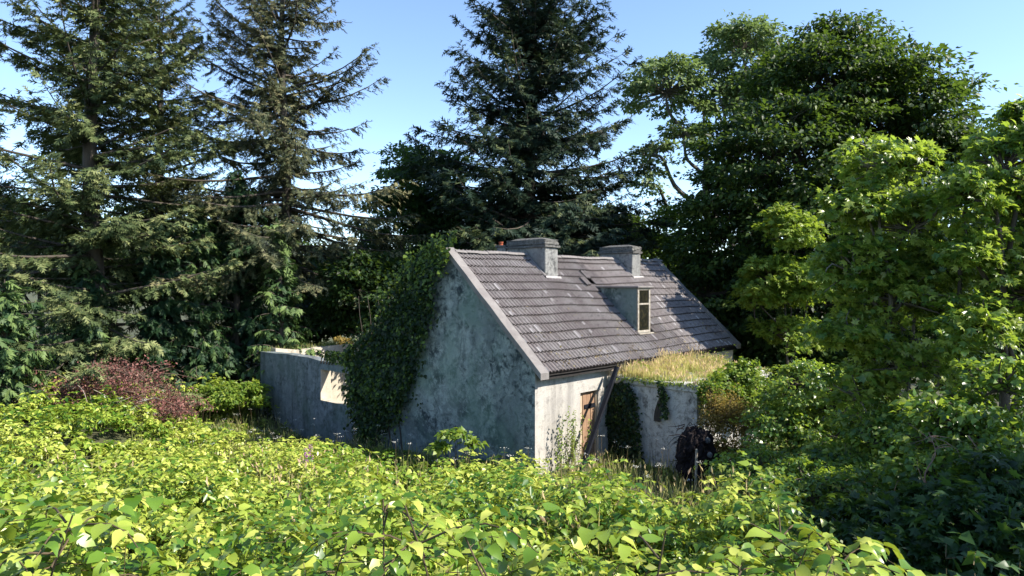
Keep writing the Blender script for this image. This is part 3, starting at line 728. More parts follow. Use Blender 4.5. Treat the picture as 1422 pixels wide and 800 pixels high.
# ------------------------------------------------------------------ broadleaved trees
def bxy(px, d): return ((px - 711) / FPX * d, d)
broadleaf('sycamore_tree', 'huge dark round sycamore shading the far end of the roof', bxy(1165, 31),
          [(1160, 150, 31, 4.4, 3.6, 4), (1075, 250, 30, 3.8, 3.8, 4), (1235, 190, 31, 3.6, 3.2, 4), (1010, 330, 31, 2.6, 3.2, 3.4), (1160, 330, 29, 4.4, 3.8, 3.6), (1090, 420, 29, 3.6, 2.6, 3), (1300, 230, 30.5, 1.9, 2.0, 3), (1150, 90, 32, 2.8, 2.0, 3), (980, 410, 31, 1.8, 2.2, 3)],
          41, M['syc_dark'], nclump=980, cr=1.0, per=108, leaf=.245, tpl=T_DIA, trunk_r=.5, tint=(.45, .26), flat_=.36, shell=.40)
broadleaf('ash_tree', 'tall light green tree with pale forked limbs showing sky between', bxy(985, 40),
          [(925, 130, 40, 2.6, 2.0), (1030, 75, 41, 2.7, 1.9), (985, 110, 40.5, 1.6, 1.5), (905, 215, 39.5, 1.3, 1.1), (900, 255, 39.5, .8, .9), (1075, 120, 41, 2.3, 2.0), (950, 190, 40, 1.6, 1.2), (1020, 150, 41, 2.0, 1.6)],
          42, M['ash'], nclump=270, cr=.85, per=90, leaf=.27, trunk_r=.34, bark='barkpale', tint=(.74, .22), shell=.5, twig=.03)
broadleaf('broadleaf_tree', 'rounded dark green tree just left of the big spruce', bxy(590, 38),
          [(590, 250, 38, 2.7, 2.2), (560, 310, 38, 2.4, 2.2), (625, 320, 38, 2.2, 2.4), (600, 380, 37, 2.8, 1.9)],
          43, M['shrub'], nclump=340, cr=.8, per=95, leaf=.25, tint=(.45, .22), trunk_r=.25)
broadleaf('broadleaf_tree', 'low dark tree filling the gap behind the ivy-covered gable', bxy(520, 31),
          [(505, 400, 31, 1.7, 1.7), (560, 430, 31, 2.2, 2.0), (470, 440, 31.5, 1.2, 1.2)],
          44, M['syc_dark'], nclump=260, cr=.8, per=90, leaf=.25, tint=(.25, .2), trunk_r=.18)
broadleaf('broadleaf_tree', 'small sunlit tree between the farther chimney and the dark sycamore', bxy(930, 36),
          [(925, 310, 36, 1.1, 1.0), (900, 345, 36, 1.6, .9), (950, 350, 35, 1.3, 1.3)],
          45, M['bright'], nclump=110, cr=.55, per=60, leaf=.19, tint=(.40, .3), trunk_r=.15)
broadleaf('hedge_tree', 'dark hedgerow tree low behind the chimneys', bxy(800, 40),
          [(800, 330, 40, 4.2, 2.0), (700, 330, 40, 3.2, 2.2), (870, 350, 41, 2.6, 1.6)],
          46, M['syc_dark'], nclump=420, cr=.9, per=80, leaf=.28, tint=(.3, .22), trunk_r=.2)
for k_, (px_, d_, el_, lab_) in enumerate((
        (60, 40, [(0, 350, 40, 3.5, 3.4), (90, 355, 40, 3.4, 3.4)], 'dark tree low behind the olive spruce at far left'),
        (-260, 38, [(-220, 370, 38, 4.0, 3.6), (-380, 360, 37, 4.2, 4.0)], 'dark tree beyond the left frame edge'),
        (250, 41, [(190, 355, 41, 3.2, 3.2), (290, 375, 40, 3.2, 3.0)], 'dark tree low behind the cypresses'),
        (420, 43, [(385, 375, 43, 3.0, 2.8), (455, 380, 42, 2.4, 2.3), (530, 370, 41, 2.4, 2.8)], 'dark tree low behind the roofless annex'),
        (445, 35.5, [(430, 445, 35.5, 1.9, 1.7), (480, 430, 36, 2.0, 2.0), (400, 460, 35, 1.6, 1.3)], 'dark tree just over the roofless annex wall'),
        (1010, 42, [(960, 420, 42, 3.5, 2.6), (1060, 400, 41, 3.5, 3.0)], 'dark tree in deep shade past the far end of the cottage'),
        (1075, 29, [(1040, 470, 29, 1.6, 1.8), (1090, 500, 28, 1.8, 1.6), (1000, 455, 31, 1.4, 1.6)], 'dark shrubby tree against the far gable end'),
        (1240, 33, [(1180, 480, 31, 3.2, 2.4), (1260, 430, 33, 3.5, 3.2), (1340, 400, 34, 3.0, 3.4)], 'dark tree behind the near yellow-green sycamore'),
        (1430, 26, [(1400, 380, 26, 3.0, 3.0), (1450, 300, 26, 2.6, 2.4), (1390, 500, 25, 3.2, 2.2), (1290, 510, 26, 2.6, 2.2)], 'dark tree behind the forked trunk at the right edge'))):
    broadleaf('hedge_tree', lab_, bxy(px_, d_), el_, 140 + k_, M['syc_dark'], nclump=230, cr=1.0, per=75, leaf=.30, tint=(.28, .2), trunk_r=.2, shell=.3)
broadleaf('sycamore_tree', 'young bright sapling lit in front of the dark sycamore', bxy(1095, 25),
          [(1095, 325, 25, 1.15, .95), (1075, 390, 25, 1.25, 1.0), (1120, 400, 24.5, 1.15, 1.0), (1055, 420, 25, .75, .6), (1095, 465, 25, 1.15, .75)],
          47, M['bright'], nclump=150, cr=.52, per=70, leaf=.19, tpl=T_MAP, tint=(.66, .25), trunk_r=.07, wid=.9)
broadleaf('sycamore_tree', 'near yellow-green sycamore right of centre with layered leaves', bxy(1245, 13.4),
          [(1230, 235, 13.4, .85, .75), (1195, 290, 13.2, .75, .6), (1265, 320, 13.2, .95, .9), (1195, 380, 13.2, .85, .75), (1255, 420, 13.0, 1.05, .8), (1185, 470, 13, .8, .6), (1265, 510, 12.8, 1.1, .8), (1195, 555, 12.8, .8, .6), (1300, 380, 13, .8, .9)],
          48, M['syc'], nclump=390, cr=.34, per=38, leaf=.14, tpl=T_MAP, tint=(.68, .28), trunk_r=.10, flat_=.45, shell=.25, droop=.3, bark='barkpale')
broadleaf('sycamore_tree', 'tall sycamore cut by the right frame edge with a forked trunk', bxy(1398, 11.8),
          [(1395, 235, 11.8, .75, .95), (1345, 275, 11.6, .5, .55), (1440, 300, 12, .9, .8), (1345, 345, 11.6, .45, .5), (1430, 410, 11.6, .8, .8), (1350, 460, 11.4, .65, .6), (1425, 180, 12, .5, .55)],
          49, M['syc'], nclump=270, cr=.32, per=36, leaf=.13, tpl=T_MAP, tint=(.58, .30), trunk_r=.11, flat_=.45, shell=.25, droop=.3)
broadleaf('sycamore_tree', 'sycamore just outside the right of the view, its shade falling into the corner', (9.4, 6.4),
          [(1990, 250, 6.6, 1.7, 1.4), (2060, 330, 5.6, 1.6, 1.3), (1940, 300, 7.0, 1.3, 1.2)],
          50, M['syc'], nclump=120, cr=.6, per=46, leaf=.15, tint=(.45, .25), trunk_r=.2)

broadleaf('sycamore_tree', 'sycamore beyond the right frame edge that shades the lower right thicket', (13.6, 10.8),
          [(1890, 260, 11, 2.2, 1.7), (1990, 180, 10.5, 2.0, 1.6), (1830, 140, 11.2, 1.7, 1.4), (1940, 350, 10.6, 1.8, 1.4)],
          51, M['syc'], nclump=120, cr=.7, per=50, leaf=.20, tint=(.45, .25), trunk_r=.22)

# ------------------------------------------------------------------ shrubs
SH = 'shaded shrubs in the lower right corner'
def shrub(name, label, px, d, ells, seed, mat, **kw):
    return broadleaf(name, label, bxy(px, d), ells, seed, mat, cat=kw.pop('cat', 'shrub'), **kw)
shrub('ivy_bush', 'compact bright green bush on the far corner of the grassy flat roof', 1032, 19.4, [(1032, 522, 19.4, .55, .45), (1045, 560, 19.4, .5, .4), (1000, 535, 19.0, .35, .3)], 61, M['bright'], nclump=90, cr=.22, per=40, leaf=.095, tpl=T_IV4, tint=(.55, .25), trunk_r=.04, flat_=.7)
shrub('elder_shrub', 'mixed green shrub right of the bright rooftop bush', 1125, 16.5, [(1120, 540, 16.5, 1.0, .7), (1180, 560, 16, 1.0, .8), (1085, 600, 16.2, .9, .7), (1150, 620, 15.5, 1.1, .6)], 62, M['syc'], nclump=260, cr=.34, per=46, leaf=.11, tpl=T_OV4, tint=(.56, .30), trunk_r=.06)
shrub('elder_shrub', 'shaded shrub under the near yellow-green sycamore', 1245, 12.3, [(1230, 610, 12.3, .9, .6), (1290, 640, 12, .9, .6), (1180, 650, 12.2, .8, .5)], 63, M['syc'], nclump=190, cr=.34, per=42, leaf=.11, tpl=T_OV4, tint=(.52, .28), trunk_r=.05)
shrub('elder_shrub', 'dark shrub in the lower right below the forked trunk', 1350, 9.4, [(1340, 600, 9.6, .8, .6), (1400, 640, 9.2, .8, .7), (1300, 680, 9.2, .7, .5), (1390, 540, 9.8, .6, .5)], 64, M['syc'], nclump=200, cr=.3, per=42, leaf=.11, tpl=T_OV4, tint=(.40, .28), trunk_r=.05)
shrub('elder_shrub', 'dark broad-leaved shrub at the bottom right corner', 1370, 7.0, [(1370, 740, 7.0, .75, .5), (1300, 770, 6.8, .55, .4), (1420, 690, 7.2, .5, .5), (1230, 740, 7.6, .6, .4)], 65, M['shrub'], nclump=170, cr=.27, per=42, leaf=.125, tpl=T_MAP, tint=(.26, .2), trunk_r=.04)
shrub('bramble_shrub', 'shaded bramble between the leafy foreground and the dark thicket', 1120, 11.0, [(1120, 680, 11, .8, .45), (1050, 660, 12.5, .8, .5), (1190, 690, 10.4, .7, .45)], 66, M['syc'], nclump=150, cr=.28, per=42, leaf=.095, tpl=T_OV4, tint=(.42, .28), trunk_r=.03)
shrub('tawny_weed', 'tall tawny seeding weeds beside the corner of the grey extension', 1020, 17.6, [(1015, 585, 17.6, .55, .65), (1050, 600, 17.4, .45, .6), (990, 570, 17.7, .3, .5), (1015, 635, 17.5, .5, .4), (1055, 640, 17.3, .5, .4)], 67, M['dryweed'], nclump=250, cr=.20, per=46, leaf=.07, tint=(.5, .28), trunk_r=.02, flat_=1.5, bark='deadtwig', cat='weeds', twig=.008)
shrub('young_tree', 'small bright leafy seedling standing against the shaded gable wall', 632, 16.6, [(632, 603, 16.6, .35, .13), (655, 618, 16.5, .2, .12), (610, 622, 16.5, .2, .12)], 68, M['bright'], nclump=22, cr=.17, per=16, leaf=.17, tpl=T_OV4, tint=(.6, .25), trunk_r=.02, cat='seedling')
shrub('green_shrub', 'light green shrub between the brush pile and the annex', 315, 26.5, [(320, 545, 26, 1.2, .45), (290, 560, 25.5, .9, .35), (345, 560, 26, .7, .5)], 69, M['bright'], nclump=100, cr=.35, per=50, leaf=.15, tint=(.6, .25), trunk_r=.03)
t_, z_ = gable_pt(474, 470)
wt = L2W((1.2, 10.6, AZ + .02))
broadleaf('wall_weed', 'small reddish-green weed rooted on the broken top of the annex wall', (float(wt[0]), float(wt[1])), [(476, 474, float(wt[1]), .28, .22)], 70, M['dryweed'], nclump=26, cr=.14, per=22, leaf=.08, tint=(.55, .25), trunk_r=.012, cat='weed')

# ------------------------------------------------------------------ ivy
def in_poly(x, y, poly):
    ins = np.zeros(len(x), bool); n = len(poly)
    for i in range(n):
        x0, y0 = poly[i]; x1, y1 = poly[(i + 1) % n]
        c = ((y0 > y) != (y1 > y)) & (x < (x1 - x0) * (y - y0) / (y1 - y0 + 1e-12) + x0); ins ^= c
    return ins
def wall_ivy(name, label, poly_px, axis, c, n, thick, leaf, seed, mat=None, tint=(.42, .27), edge=.0, cat='ivy', runners=0, lit_tint=0.0):
    """ivy over a wall: poly in photograph pixels, cast on the wall plane (local x = c)"""
    rg = np.random.RandomState(seed)
    poly = [gable_pt(px, py, c) for px, py in poly_px]; poly = np.array(poly)
    lo, hi = poly.min(0), poly.max(0)
    q = rg.uniform(lo, hi, (n * 3, 2)); jit = rg.normal(0, edge, q.shape)
    q = q[in_poly(q[:, 0] + jit[:, 0], q[:, 1] + jit[:, 1], poly)][:n]; n = len(q)
    bul = .5 + .9 * fnoise(q[:, 0], q[:, 1], 1.0, seed) + .5 * fnoise(q[:, 0], q[:, 1], 2.7, seed + 5.0)
    if runners:                       # thin runners fingering out over the wall and above the verge
        e = np.array([poly[i] + (poly[(i + 1) % len(poly)] - poly[i]) * u for i, u in zip(rg.randint(0, len(poly), 70), rg.rand(70))])
        cen = poly.mean(0); out = e - cen; out /= np.linalg.norm(out, axis=1, keepdims=True); out[:, 1] += .5
        i = rg.randint(0, 70, runners); L_ = rg.uniform(0, 1, runners) ** 1.4 * rg.uniform(.08, .55, 70)[i]
        q2 = e[i] + out[i] * L_[:, None] + rg.normal(0, .05, (runners, 2)); q2 = q2[(q2[:, 1] > lo[1]) & (q2[:, 1] < hi[1] + .35)]
        q = np.concatenate([q, q2]); bul = np.concatenate([bul, np.full(len(q2), .3)]); n = len(q)
    dep = np.clip(bul, .12, 1.3) * thick * (rg.rand(n) ** .45)
    P = np.stack([c - .02 - dep - (.10 if runners else 0), q[:, 0], q[:, 1]], -1)
    if runners:                       # and lying over the top of the verge
        m = 1500; yv = rg.uniform(GW / 2 + .05, GW + .2, m); xv = rg.uniform(-.2, .55, m) * rg.uniform(.3, 1, m)
        P = np.concatenate([P, np.stack([xv, yv, HE + TAN * (GW - yv) + .10 + .16 * rg.rand(m)], -1)]); n += m
        q = np.concatenate([q, P[-m:, 1:]]); bul = np.concatenate([bul, np.full(m, .9)])
    root = thing(name, label, cat, HLOC, HA)
    N = norm(np.array([-.9, -.15, .55]) + rg.normal(0, .4, (n, 3)))
    D = norm(np.array([-.25, 0, -.8]) + rg.normal(0, .5, (n, 3)))
    cloud('foliage', P, D, N, leaf * rg.uniform(.45, 1.55, n), np.clip(rg.normal(tint[0], tint[1] + .05, n) + .25 * (bul - .6) + lit_tint * np.clip((q[:, 1] - hi[1] + 1.6) / 1.6, 0, 1) + lit_tint * .5 * np.clip((q[:, 0] - hi[0] + 1.0), 0, 1), 0, 1), T_IV4, mat or M['ivy'], rg, root)  # leaf tint raised on bulges and at top and left, as if sunlit
    tb = Tubes()
    yb = np.linspace(lo[0] + .48 * (hi[0] - lo[0]), hi[0] - .12 * (hi[0] - lo[0]), 5)
    for y in yb:
        zs = np.linspace(lo[1] - .1, lo[1] + .75 * (hi[1] - lo[1]), 9)
        tb.add(np.stack([np.full(9, c - .025), y + .12 * np.sin(zs * 3 + y), zs], -1), np.linspace(.025, .008, 9), 5)
    tb.build('stems', M['bark'], root, 'stuff')
    return root
wall_ivy('ivy', 'thick dark ivy smothering the left half of the gable', [(612, 338), (632, 340), (620, 360), (602, 370), (592, 400), (600, 420), (592, 452), (578, 480), (574, 505), (568, 540), (560, 552), (548, 575), (525, 590), (520, 612), (506, 612), (500, 560), (500, 520), (500, 508), (486, 500), (496, 490), (524, 464), (536, 438), (558, 411), (574, 382), (594, 354)], 'x', 0, 15500, .30, .10, 71, edge=.30, runners=1700, lit_tint=.5)
wall_ivy('ivy', 'thin ivy strand at the left end of the annex wall', [(368, 560), (378, 552), (380, 590), (392, 596), (402, 612), (366, 612)], 'x', 0, 420, .10, .08, 72, edge=.05)
wall_ivy('ivy', 'ivy tuft along the broken top of the annex wall', [(440, 488), (482, 488), (484, 506), (462, 503)], 'x', 0, 420, .14, .085, 73, edge=.05, tint=(.6, .3))
wall_ivy('ivy', 'dark ivy curtain hanging beside the leaning beam on the extension', [(848, 534), (874, 530), (886, 545), (892, 600), (896, 640), (836, 645), (840, 600)], 'x', EX0, 3000, .20, .075, 74, edge=.05, tint=(.25, .2))
wall_ivy('ivy', 'narrow ivy strand hanging from the extension roof edge', [(913, 528), (922, 530), (926, 548), (930, 580), (924, 582), (918, 556)], 'x', EX0 - .06, 260, .07, .065, 75, edge=.04)
# rampant growth over the extension's front corner
shrub('bindweed_mass', 'pale green creeper draped over the extension corner below the roof grass', 985, 18.2, [(985, 548, 18.1, .32, .4), (1000, 575, 18.2, .35, .4), (1062, 545, 20.2, .5, .5), (1085, 560, 20.4, .5, .5), (1010, 540, 18.8, .4, .25)], 76, M['bright'], nclump=130, cr=.18, per=36, leaf=.08, tpl=T_IV4, tint=(.5, .28), trunk_r=.02, flat_=.9, cat='creeper')

# ------------------------------------------------------------------ grasses
def blades(name, P, H, rg, mat, tint, width=.012, lean=.25, parent=None, seeds=0.0, seedmat=None):
    n = len(P); a = rg.uniform(0, 2 * math.pi, n); ln = np.abs(rg.normal(0, lean, n)) * H
    dx = np.stack([np.cos(a), np.sin(a), np.zeros(n)], -1); b = a + rg.uniform(.8, 2.2, n); wx = np.stack([np.cos(b), np.sin(b), np.zeros(n)], -1)
    wv = (width * rg.uniform(.6, 1.4, n))[:, None]
    m_ = P + dx * (ln * .35)[:, None] + np.array([0, 0, 1]) * (H * .6)[:, None]; t_ = P + dx * ln[:, None] + np.array([0, 0, 1]) * H[:, None]
    V = np.stack([P - wx * wv, P + wx * wv, m_ + wx * wv * .8, m_ - wx * wv * .8, t_], 1).reshape(-1, 3)
    F = (np.array([(0, 1, 2), (0, 2, 3), (3, 2, 4)])[None] + (np.arange(n) * 5)[:, None, None]).reshape(-1, 3)
    tt = np.stack([tint - .12, tint - .12, tint, tint, tint + .08], 1).ravel()
    if seeds > 0:
        k = rg.rand(n) < seeds; ps = t_[k]; m = len(ps); hl = rg.uniform(.07, .16, m)
        dd = norm(dx[k] * .4 + np.array([0, 0, 1.0]) + rg.normal(0, .15, (m, 3)))
        V2, F2, t2 = cloud_arrays(ps - dd * (hl * .6)[:, None], dd, norm(rg.normal(0, 1, (m, 3))), hl, np.clip(rg.normal(.88, .08, m), 0, 1), T_DIA, rg, .55)
        F = np.concatenate([F, F2 + len(V)]); V = np.concatenate([V, V2]); tt = np.concatenate([tt, t2])
    return obj_me(name, mesh_np(name, V, F, mat, {'tint': np.clip(tt, 0, 1)}), parent, 'stuff')
rg = np.random.RandomState(91)
n = 14000; s = rg.uniform(EX0 + .0, EX1, n); y = rg.uniform(EY - .03, -.04, n)
k = fnoise(s, y, 1.4, 2.0) + rg.normal(0, .22, n) > -.06; s, y = s[k], y[k]; n = len(s)
back = (y - EY) / -EY
H = (.08 + .42 * back ** 1.3) * rg.uniform(.5, 1.25, n) * (1 + .5 * fnoise(s, y, .9, 7.0))
P = L2W(np.stack([s, y, np.full(n, EZ - .01)], -1))
tn = np.clip(.0 + .66 * back + rg.normal(0, .12, n) + .3 * fnoise(s, y, 1.2, 9.0), 0, 1)
blades('roof_grass', P, np.maximum(H, .05), rg, M['grass'], tn, .008, .32, None, .16)
rg = np.random.RandomState(92)
n = 900; s = rg.uniform(EX0, EX1, n); k = fnoise(s, s * 0, 1.7, 3.0) > -.1; s = s[k]; n = len(s)     # growth hanging over the slab edge
Pe = L2W(np.stack([s, np.full(n, EY - .05), np.full(n, EZ)], -1)); Pe2 = L2W(np.stack([np.full(n, EX0 - .05), rg.uniform(EY, -.3, n), np.full(n, EZ)], -1))
Pe = np.concatenate([Pe, Pe2[: n // 2]]); n = len(Pe)
cloud('edge_moss', Pe + rg.normal(0, .04, (n, 3)), norm(rg.normal(0, .6, (n, 3)) + np.array([0, 0, -.6]) + np.array([-.3, -.5, 0])), norm(rg.normal(0, .5, (n, 3)) + np.array([-.5, -.6, .6])), rg.uniform(.05, .16, n), rg.rand(n), T_DIA, M['cover'], rg, None, 'stuff', .6)
# clumps of leafy weeds in the roof grass
for k_, (s_, y_, r_, lab_) in enumerate(((4.3, -.5, .22, 'leafy weed nearest the leaning beam on the grassy flat roof'), (6.3, -.45, .30, 'leafy weed in the middle of the grassy flat roof below the dormer'), (7.4, -1.3, .3, 'leafy weed at the far end of the grassy flat roof'))):
    pw = L2W((s_, y_, EZ - .01)); t = thing('roof_weed', lab_, 'weed', tuple(pw)); n = 170; q = rg.normal(0, 1, (n, 3)) * np.array([r_, r_, r_ * .5]) + np.array([0, 0, r_ * .8]); q[:, 2] = np.abs(q[:, 2])
    tb = Tubes()
    for u in range(9): e_ = q[u * 3]; tb.add(spline([(0, 0, 0), e_ * .5 + np.array([0, 0, .06]), e_], 4), np.linspace(.006, .002, 4), 3)
    tb.build('stems', M['stem'], t, 'stuff')
    cloud('foliage', q, norm(q * np.array([1, 1, .2]) + rg.normal(0, .1, (n, 3))), norm(np.array([0, 0, 1.]) + SUN * .4 + rg.normal(0, .4, (n, 3))), rg.uniform(.05, .10, n), np.clip(rg.normal(.5, .25, n), 0, 1), T_OV4, M['bright'], rg, t)
n = 1500; s_ = rg.uniform(.05, 4.8, n); t_ = A1 - .42 + rg.uniform(0, .4, n); k = rg.rand(n) < .25 + .6 * (s_ > 2.6); s_, t_ = s_[k], t_[k]; n = len(s_)
blades('wall_top_grass', L2W(np.stack([s_, t_, AZ + .02 * s_ - .03], -1)), rg.uniform(.08, .30, n), rg, M['greengrass'], np.clip(rg.normal(.5, .25, n), 0, 1), .009, .4)
# ------------------------------------------------------------------ knotweed thicket and field
GN = np.array([-.6765, -.7365])
def gdist(x, y):   # distance in front of the gable / annex plane
    return (x - .596) * GN[0] + (y - 17.65) * GN[1]
def local_xy(x, y):
    dx, dy = x - .596, y - 17.65
    return dx * .6765 + dy * .7365, dx * -.7365 + dy * .6765
def blocked(x, y):
    s, t = local_xy(x, y)
    a = (s > -.35) & (s < LEN + .3) & (t > -.35) & (t < GW + .3)
    b = (s > EX0 - .25) & (s < EX1 + .25) & (t > EY - .25) & (t < .2)
    c = (s > -.25) & (s < 6) & (t > GW - .1) & (t < A1 + .25)
    return a | b | c
def veg_h(x, y):
    s, t = local_xy(x, y); g = gdist(x, y)
    h = np.where(y < 13, 1.28, 1.15)
    near_a = np.clip((g - .5) / 4.2, 0, 1) * .72 + .28                       # before the gable
    near_b = np.clip((g - 1.8) / 4.6, 0, 1) * .76 + .24                      # before the annex
    w = np.clip((t - 4.5) / 3.0, 0, 1); h = h * np.where((t > -1) & (t < 15.6), near_a * (1 - w) + near_b * w, 1)
    h = np.where((x < -9) & (y > 17), h * .85, h)
    f = np.clip((-t - .4) / 3.0, 0, 1); h = np.where((s > -1.2) & (t < 0) & (t > -5), h * (.45 + .55 * f), h)
    return h
def make_plant(rg):
    """one leafy knotweed crown of unit height: upright stem, arching side sprays with alternate leaves lying in two ranks"""
    lean = rg.normal(0, .10, 2); t = np.linspace(0, 1, 6)
    main = np.stack([lean[0] * t ** 2, lean[1] * t ** 2, t * .96], -1)
    stems = [(main, .007)]; L = []; az = rg.uniform(0, 6.28)
    for k in range(rg.randint(7, 10)):
        az += 2.4 + rg.normal(0, .3); z0 = rg.uniform(.42, .93); ln = rg.uniform(.28, .52) * (1.25 - .4 * z0)
        h = np.array([math.cos(az), math.sin(az), 0]); sd = np.array([-h[1], h[0], 0]); up = rg.uniform(.35, .8); dr = rg.uniform(.5, .95)
        f = lambda q: np.array([np.interp(z0, t, main[:, 0]), np.interp(z0, t, main[:, 1]), z0]) + h * ln * q * (1 - .12 * q) + np.array([0, 0, ln * (up * q - dr * q * q)]) + sd * ln * .12 * math.sin(2.2 * q)
        stems.append((np.array([f(q) for q in np.linspace(0, 1, 5)]), .0042))
        nl = rg.randint(7, 10)
        for i in range(nl):
            q = .16 + .84 * (i + .5) / nl; tan = f(q + .03) - f(q - .03); tan /= np.linalg.norm(tan)
            s_ = (1 if i % 2 else -1) * (1 if i < nl - 1 else .15)
            d = tan * .62 + sd * s_ * .85 + np.array([0, 0, rg.uniform(-.42, -.02)]) + rg.normal(0, .10, 3)
            n = np.cross(tan, sd); n = n if n[2] > 0 else -n
            L.append((f(q), d / np.linalg.norm(d), n + rg.normal(0, .20, 3), rg.uniform(.5, 1.25) * (1.12 - .42 * q), z0 * .6 + .4 * q))
    for i in range(4):
        a = az + i * 1.6; d = np.array([math.cos(a), math.sin(a), rg.uniform(-.1, .35)])
        L.append((main[-1], d / np.linalg.norm(d), np.array([0, 0, 1.0]) + rg.normal(0, .25, 3), rg.uniform(.5, .85), 1.0))
    return stems, L
rg = np.random.RandomState(93)
variants = [make_plant(rg) for _ in range(14)]
def scatter(n, xr, yr, keep, seed):
    rg = np.random.RandomState(seed); x = rg.uniform(*xr, n); y = rg.uniform(*yr, n)
    k = keep(x, y, rg) & ~blocked(x, y); return x[k], y[k]
def in_view(x, y, m=.9): return (np.abs(x) < .78 * y + m) & (y > 2.3)
def hollow(x, y):
    """dark dips in the thicket"""
    d = np.zeros_like(x)
    for px, py, dd, r in ((210, 700, 6.6, .75), (825, 735, 7.2, .8), (90, 700, 5.6, .35), (560, 660, 11.5, .7), (300, 740, 5.0, .35), (480, 725, 6.0, .4), (690, 690, 8.5, .6), (470, 672, 9.5, .5), (130, 640, 9.5, .6), (900, 770, 5.4, .45), (650, 765, 5.2, .35), (965, 655, 14.2, 1.3), (900, 655, 15, 1.0), (960, 690, 11.5, .8), (800, 655, 15.5, .9)):
        c = W(px, py, dd); d = np.maximum(d, 1.5 * np.exp(-(((x - c[0]) ** 2 + (y - c[1]) ** 2) / r ** 2)))
    return np.minimum(d, 1)
def shoot_height(x, y, rg):
    return veg_h(x, y) * rg.uniform(.55, 1.14, len(x)) * np.clip(1.03 + .85 * fnoise(x, y, .50, 4.0) + .75 * fnoise(x, y, 1.15, 8.0), .38, 1.30) * (1 - .70 * hollow(x, y))
right_edge = lambda x, y: x > 2.6 + .16 * (y - 4)
# shoots nearest the lens are things of their own, leaf by leaf
def leaf_mesh(name, tpl, curl):
    v = tpl[0].copy(); v[:, 2] *= curl
    return mesh_np(name, v, tpl[1], M['knot_obj'])
T_KNOT = _mk([(0, 0, 0), (.22, 0, .02), (.45, 0, .03), (.70, 0, -.02), (1, 0, -.20), (-.06, .20, .05), (.12, .36, .08), (.40, .36, .08), (.68, .22, .03),
              (-.06, -.20, .05), (.12, -.36, .08), (.40, -.36, .08), (.68, -.22, .03)],
             [(0, 1, 5), (1, 6, 5), (1, 2, 7), (1, 7, 6), (2, 3, 8), (2, 8, 7), (3, 4, 8), (0, 9, 1), (1, 9, 10), (1, 11, 2), (1, 10, 11), (2, 12, 3), (2, 11, 12), (3, 12, 4)])
leaf_meshes = [leaf_mesh('leaf', T_KNOT, c) for c in (.7, 1.3, 2.0)]
stem_cache = {}
def shoot_thing(x, y, h, vi, rz, label, group, leaf, rg, name='knotweed_plant'):
    stems, L = variants[vi]; z = float(ground_z(x, y)) - .05
    root = thing(name, label, 'plant', (x, y, z), rz, group)
    if vi not in stem_cache:
        tb = Tubes()
        for p, rad in stems: tb.add(p, np.linspace(rad, rad * .4, len(p)), 5)
        o = tb.build('stem', M['hero_stem'], root, 'stuff'); stem_cache[vi] = o.data
    else: o = obj_me('stem', stem_cache[vi], root, 'stuff')
    o.scale = (h, h, h)
    for (p, d, n, ls, q) in L:
        if q < .45 and rg.rand() < .5: continue
        d = (Vector(d) + Vector(rg.normal(0, .08, 3))).normalized(); n = Vector(n) + Vector(rg.normal(0, .10, 3))
        w = n.cross(d).normalized(); n = d.cross(w)
        m = Matrix((d, w, n)).transposed().to_4x4(); s = ls * leaf
        o = bpy.data.objects.new('leaf', leaf_meshes[rg.randint(3)]); link(o, root)
        o.matrix_local = Matrix.Translation(Vector(p) * h + d * .012) @ m @ Matrix.Diagonal((s, s * rg.uniform(.85, 1.1), s, 1))
    return root
x, y = scatter(3300, (-6, 5), (2.4, 7), lambda x, y, rg: in_view(x, y, .2) & (y > 3.0) & (y < 6.3) & ~right_edge(x, y), 94)
rg = np.random.RandomState(95)
order = np.argsort(y)
hh = shoot_height(x, y, rg)
near_used = []
for i in order[:1500]:
    if len(near_used) >= 52: break
    if any((x[i] - a) ** 2 + (y[i] - b) ** 2 < .34 ** 2 for a, b in near_used): continue
    near_used.append((x[i], y[i]))
    shoot_thing(x[i], y[i], hh[i], rg.randint(14), rg.uniform(0, 6.28), 'yellow-green knotweed shoot among its like in the nearest foreground', 'knotweed shoots across the foreground', .118, rg)
hero = [(1100, 4.3, 1.62, 'tall lit knotweed shoot standing out against the dark lower right corner'), (1160, 4.6, 1.40, 'low knotweed shoot reaching right below the tall lit one'),
        (55, 4.3, 1.55, 'knotweed shoot with a dark bare stem at lower left'), (425, 4.6, 1.45, 'knotweed shoot with a reddish stem leaning left in the lower centre'),
        (1055, 4.4, 1.45, 'knotweed shoot just left of the tall lit one')]
for px, d, h, lab in hero:
    shoot_thing((px - 711) / FPX * d, d, h, rg.randint(14), rg.uniform(0, 6.28), lab, None, .15, rg)
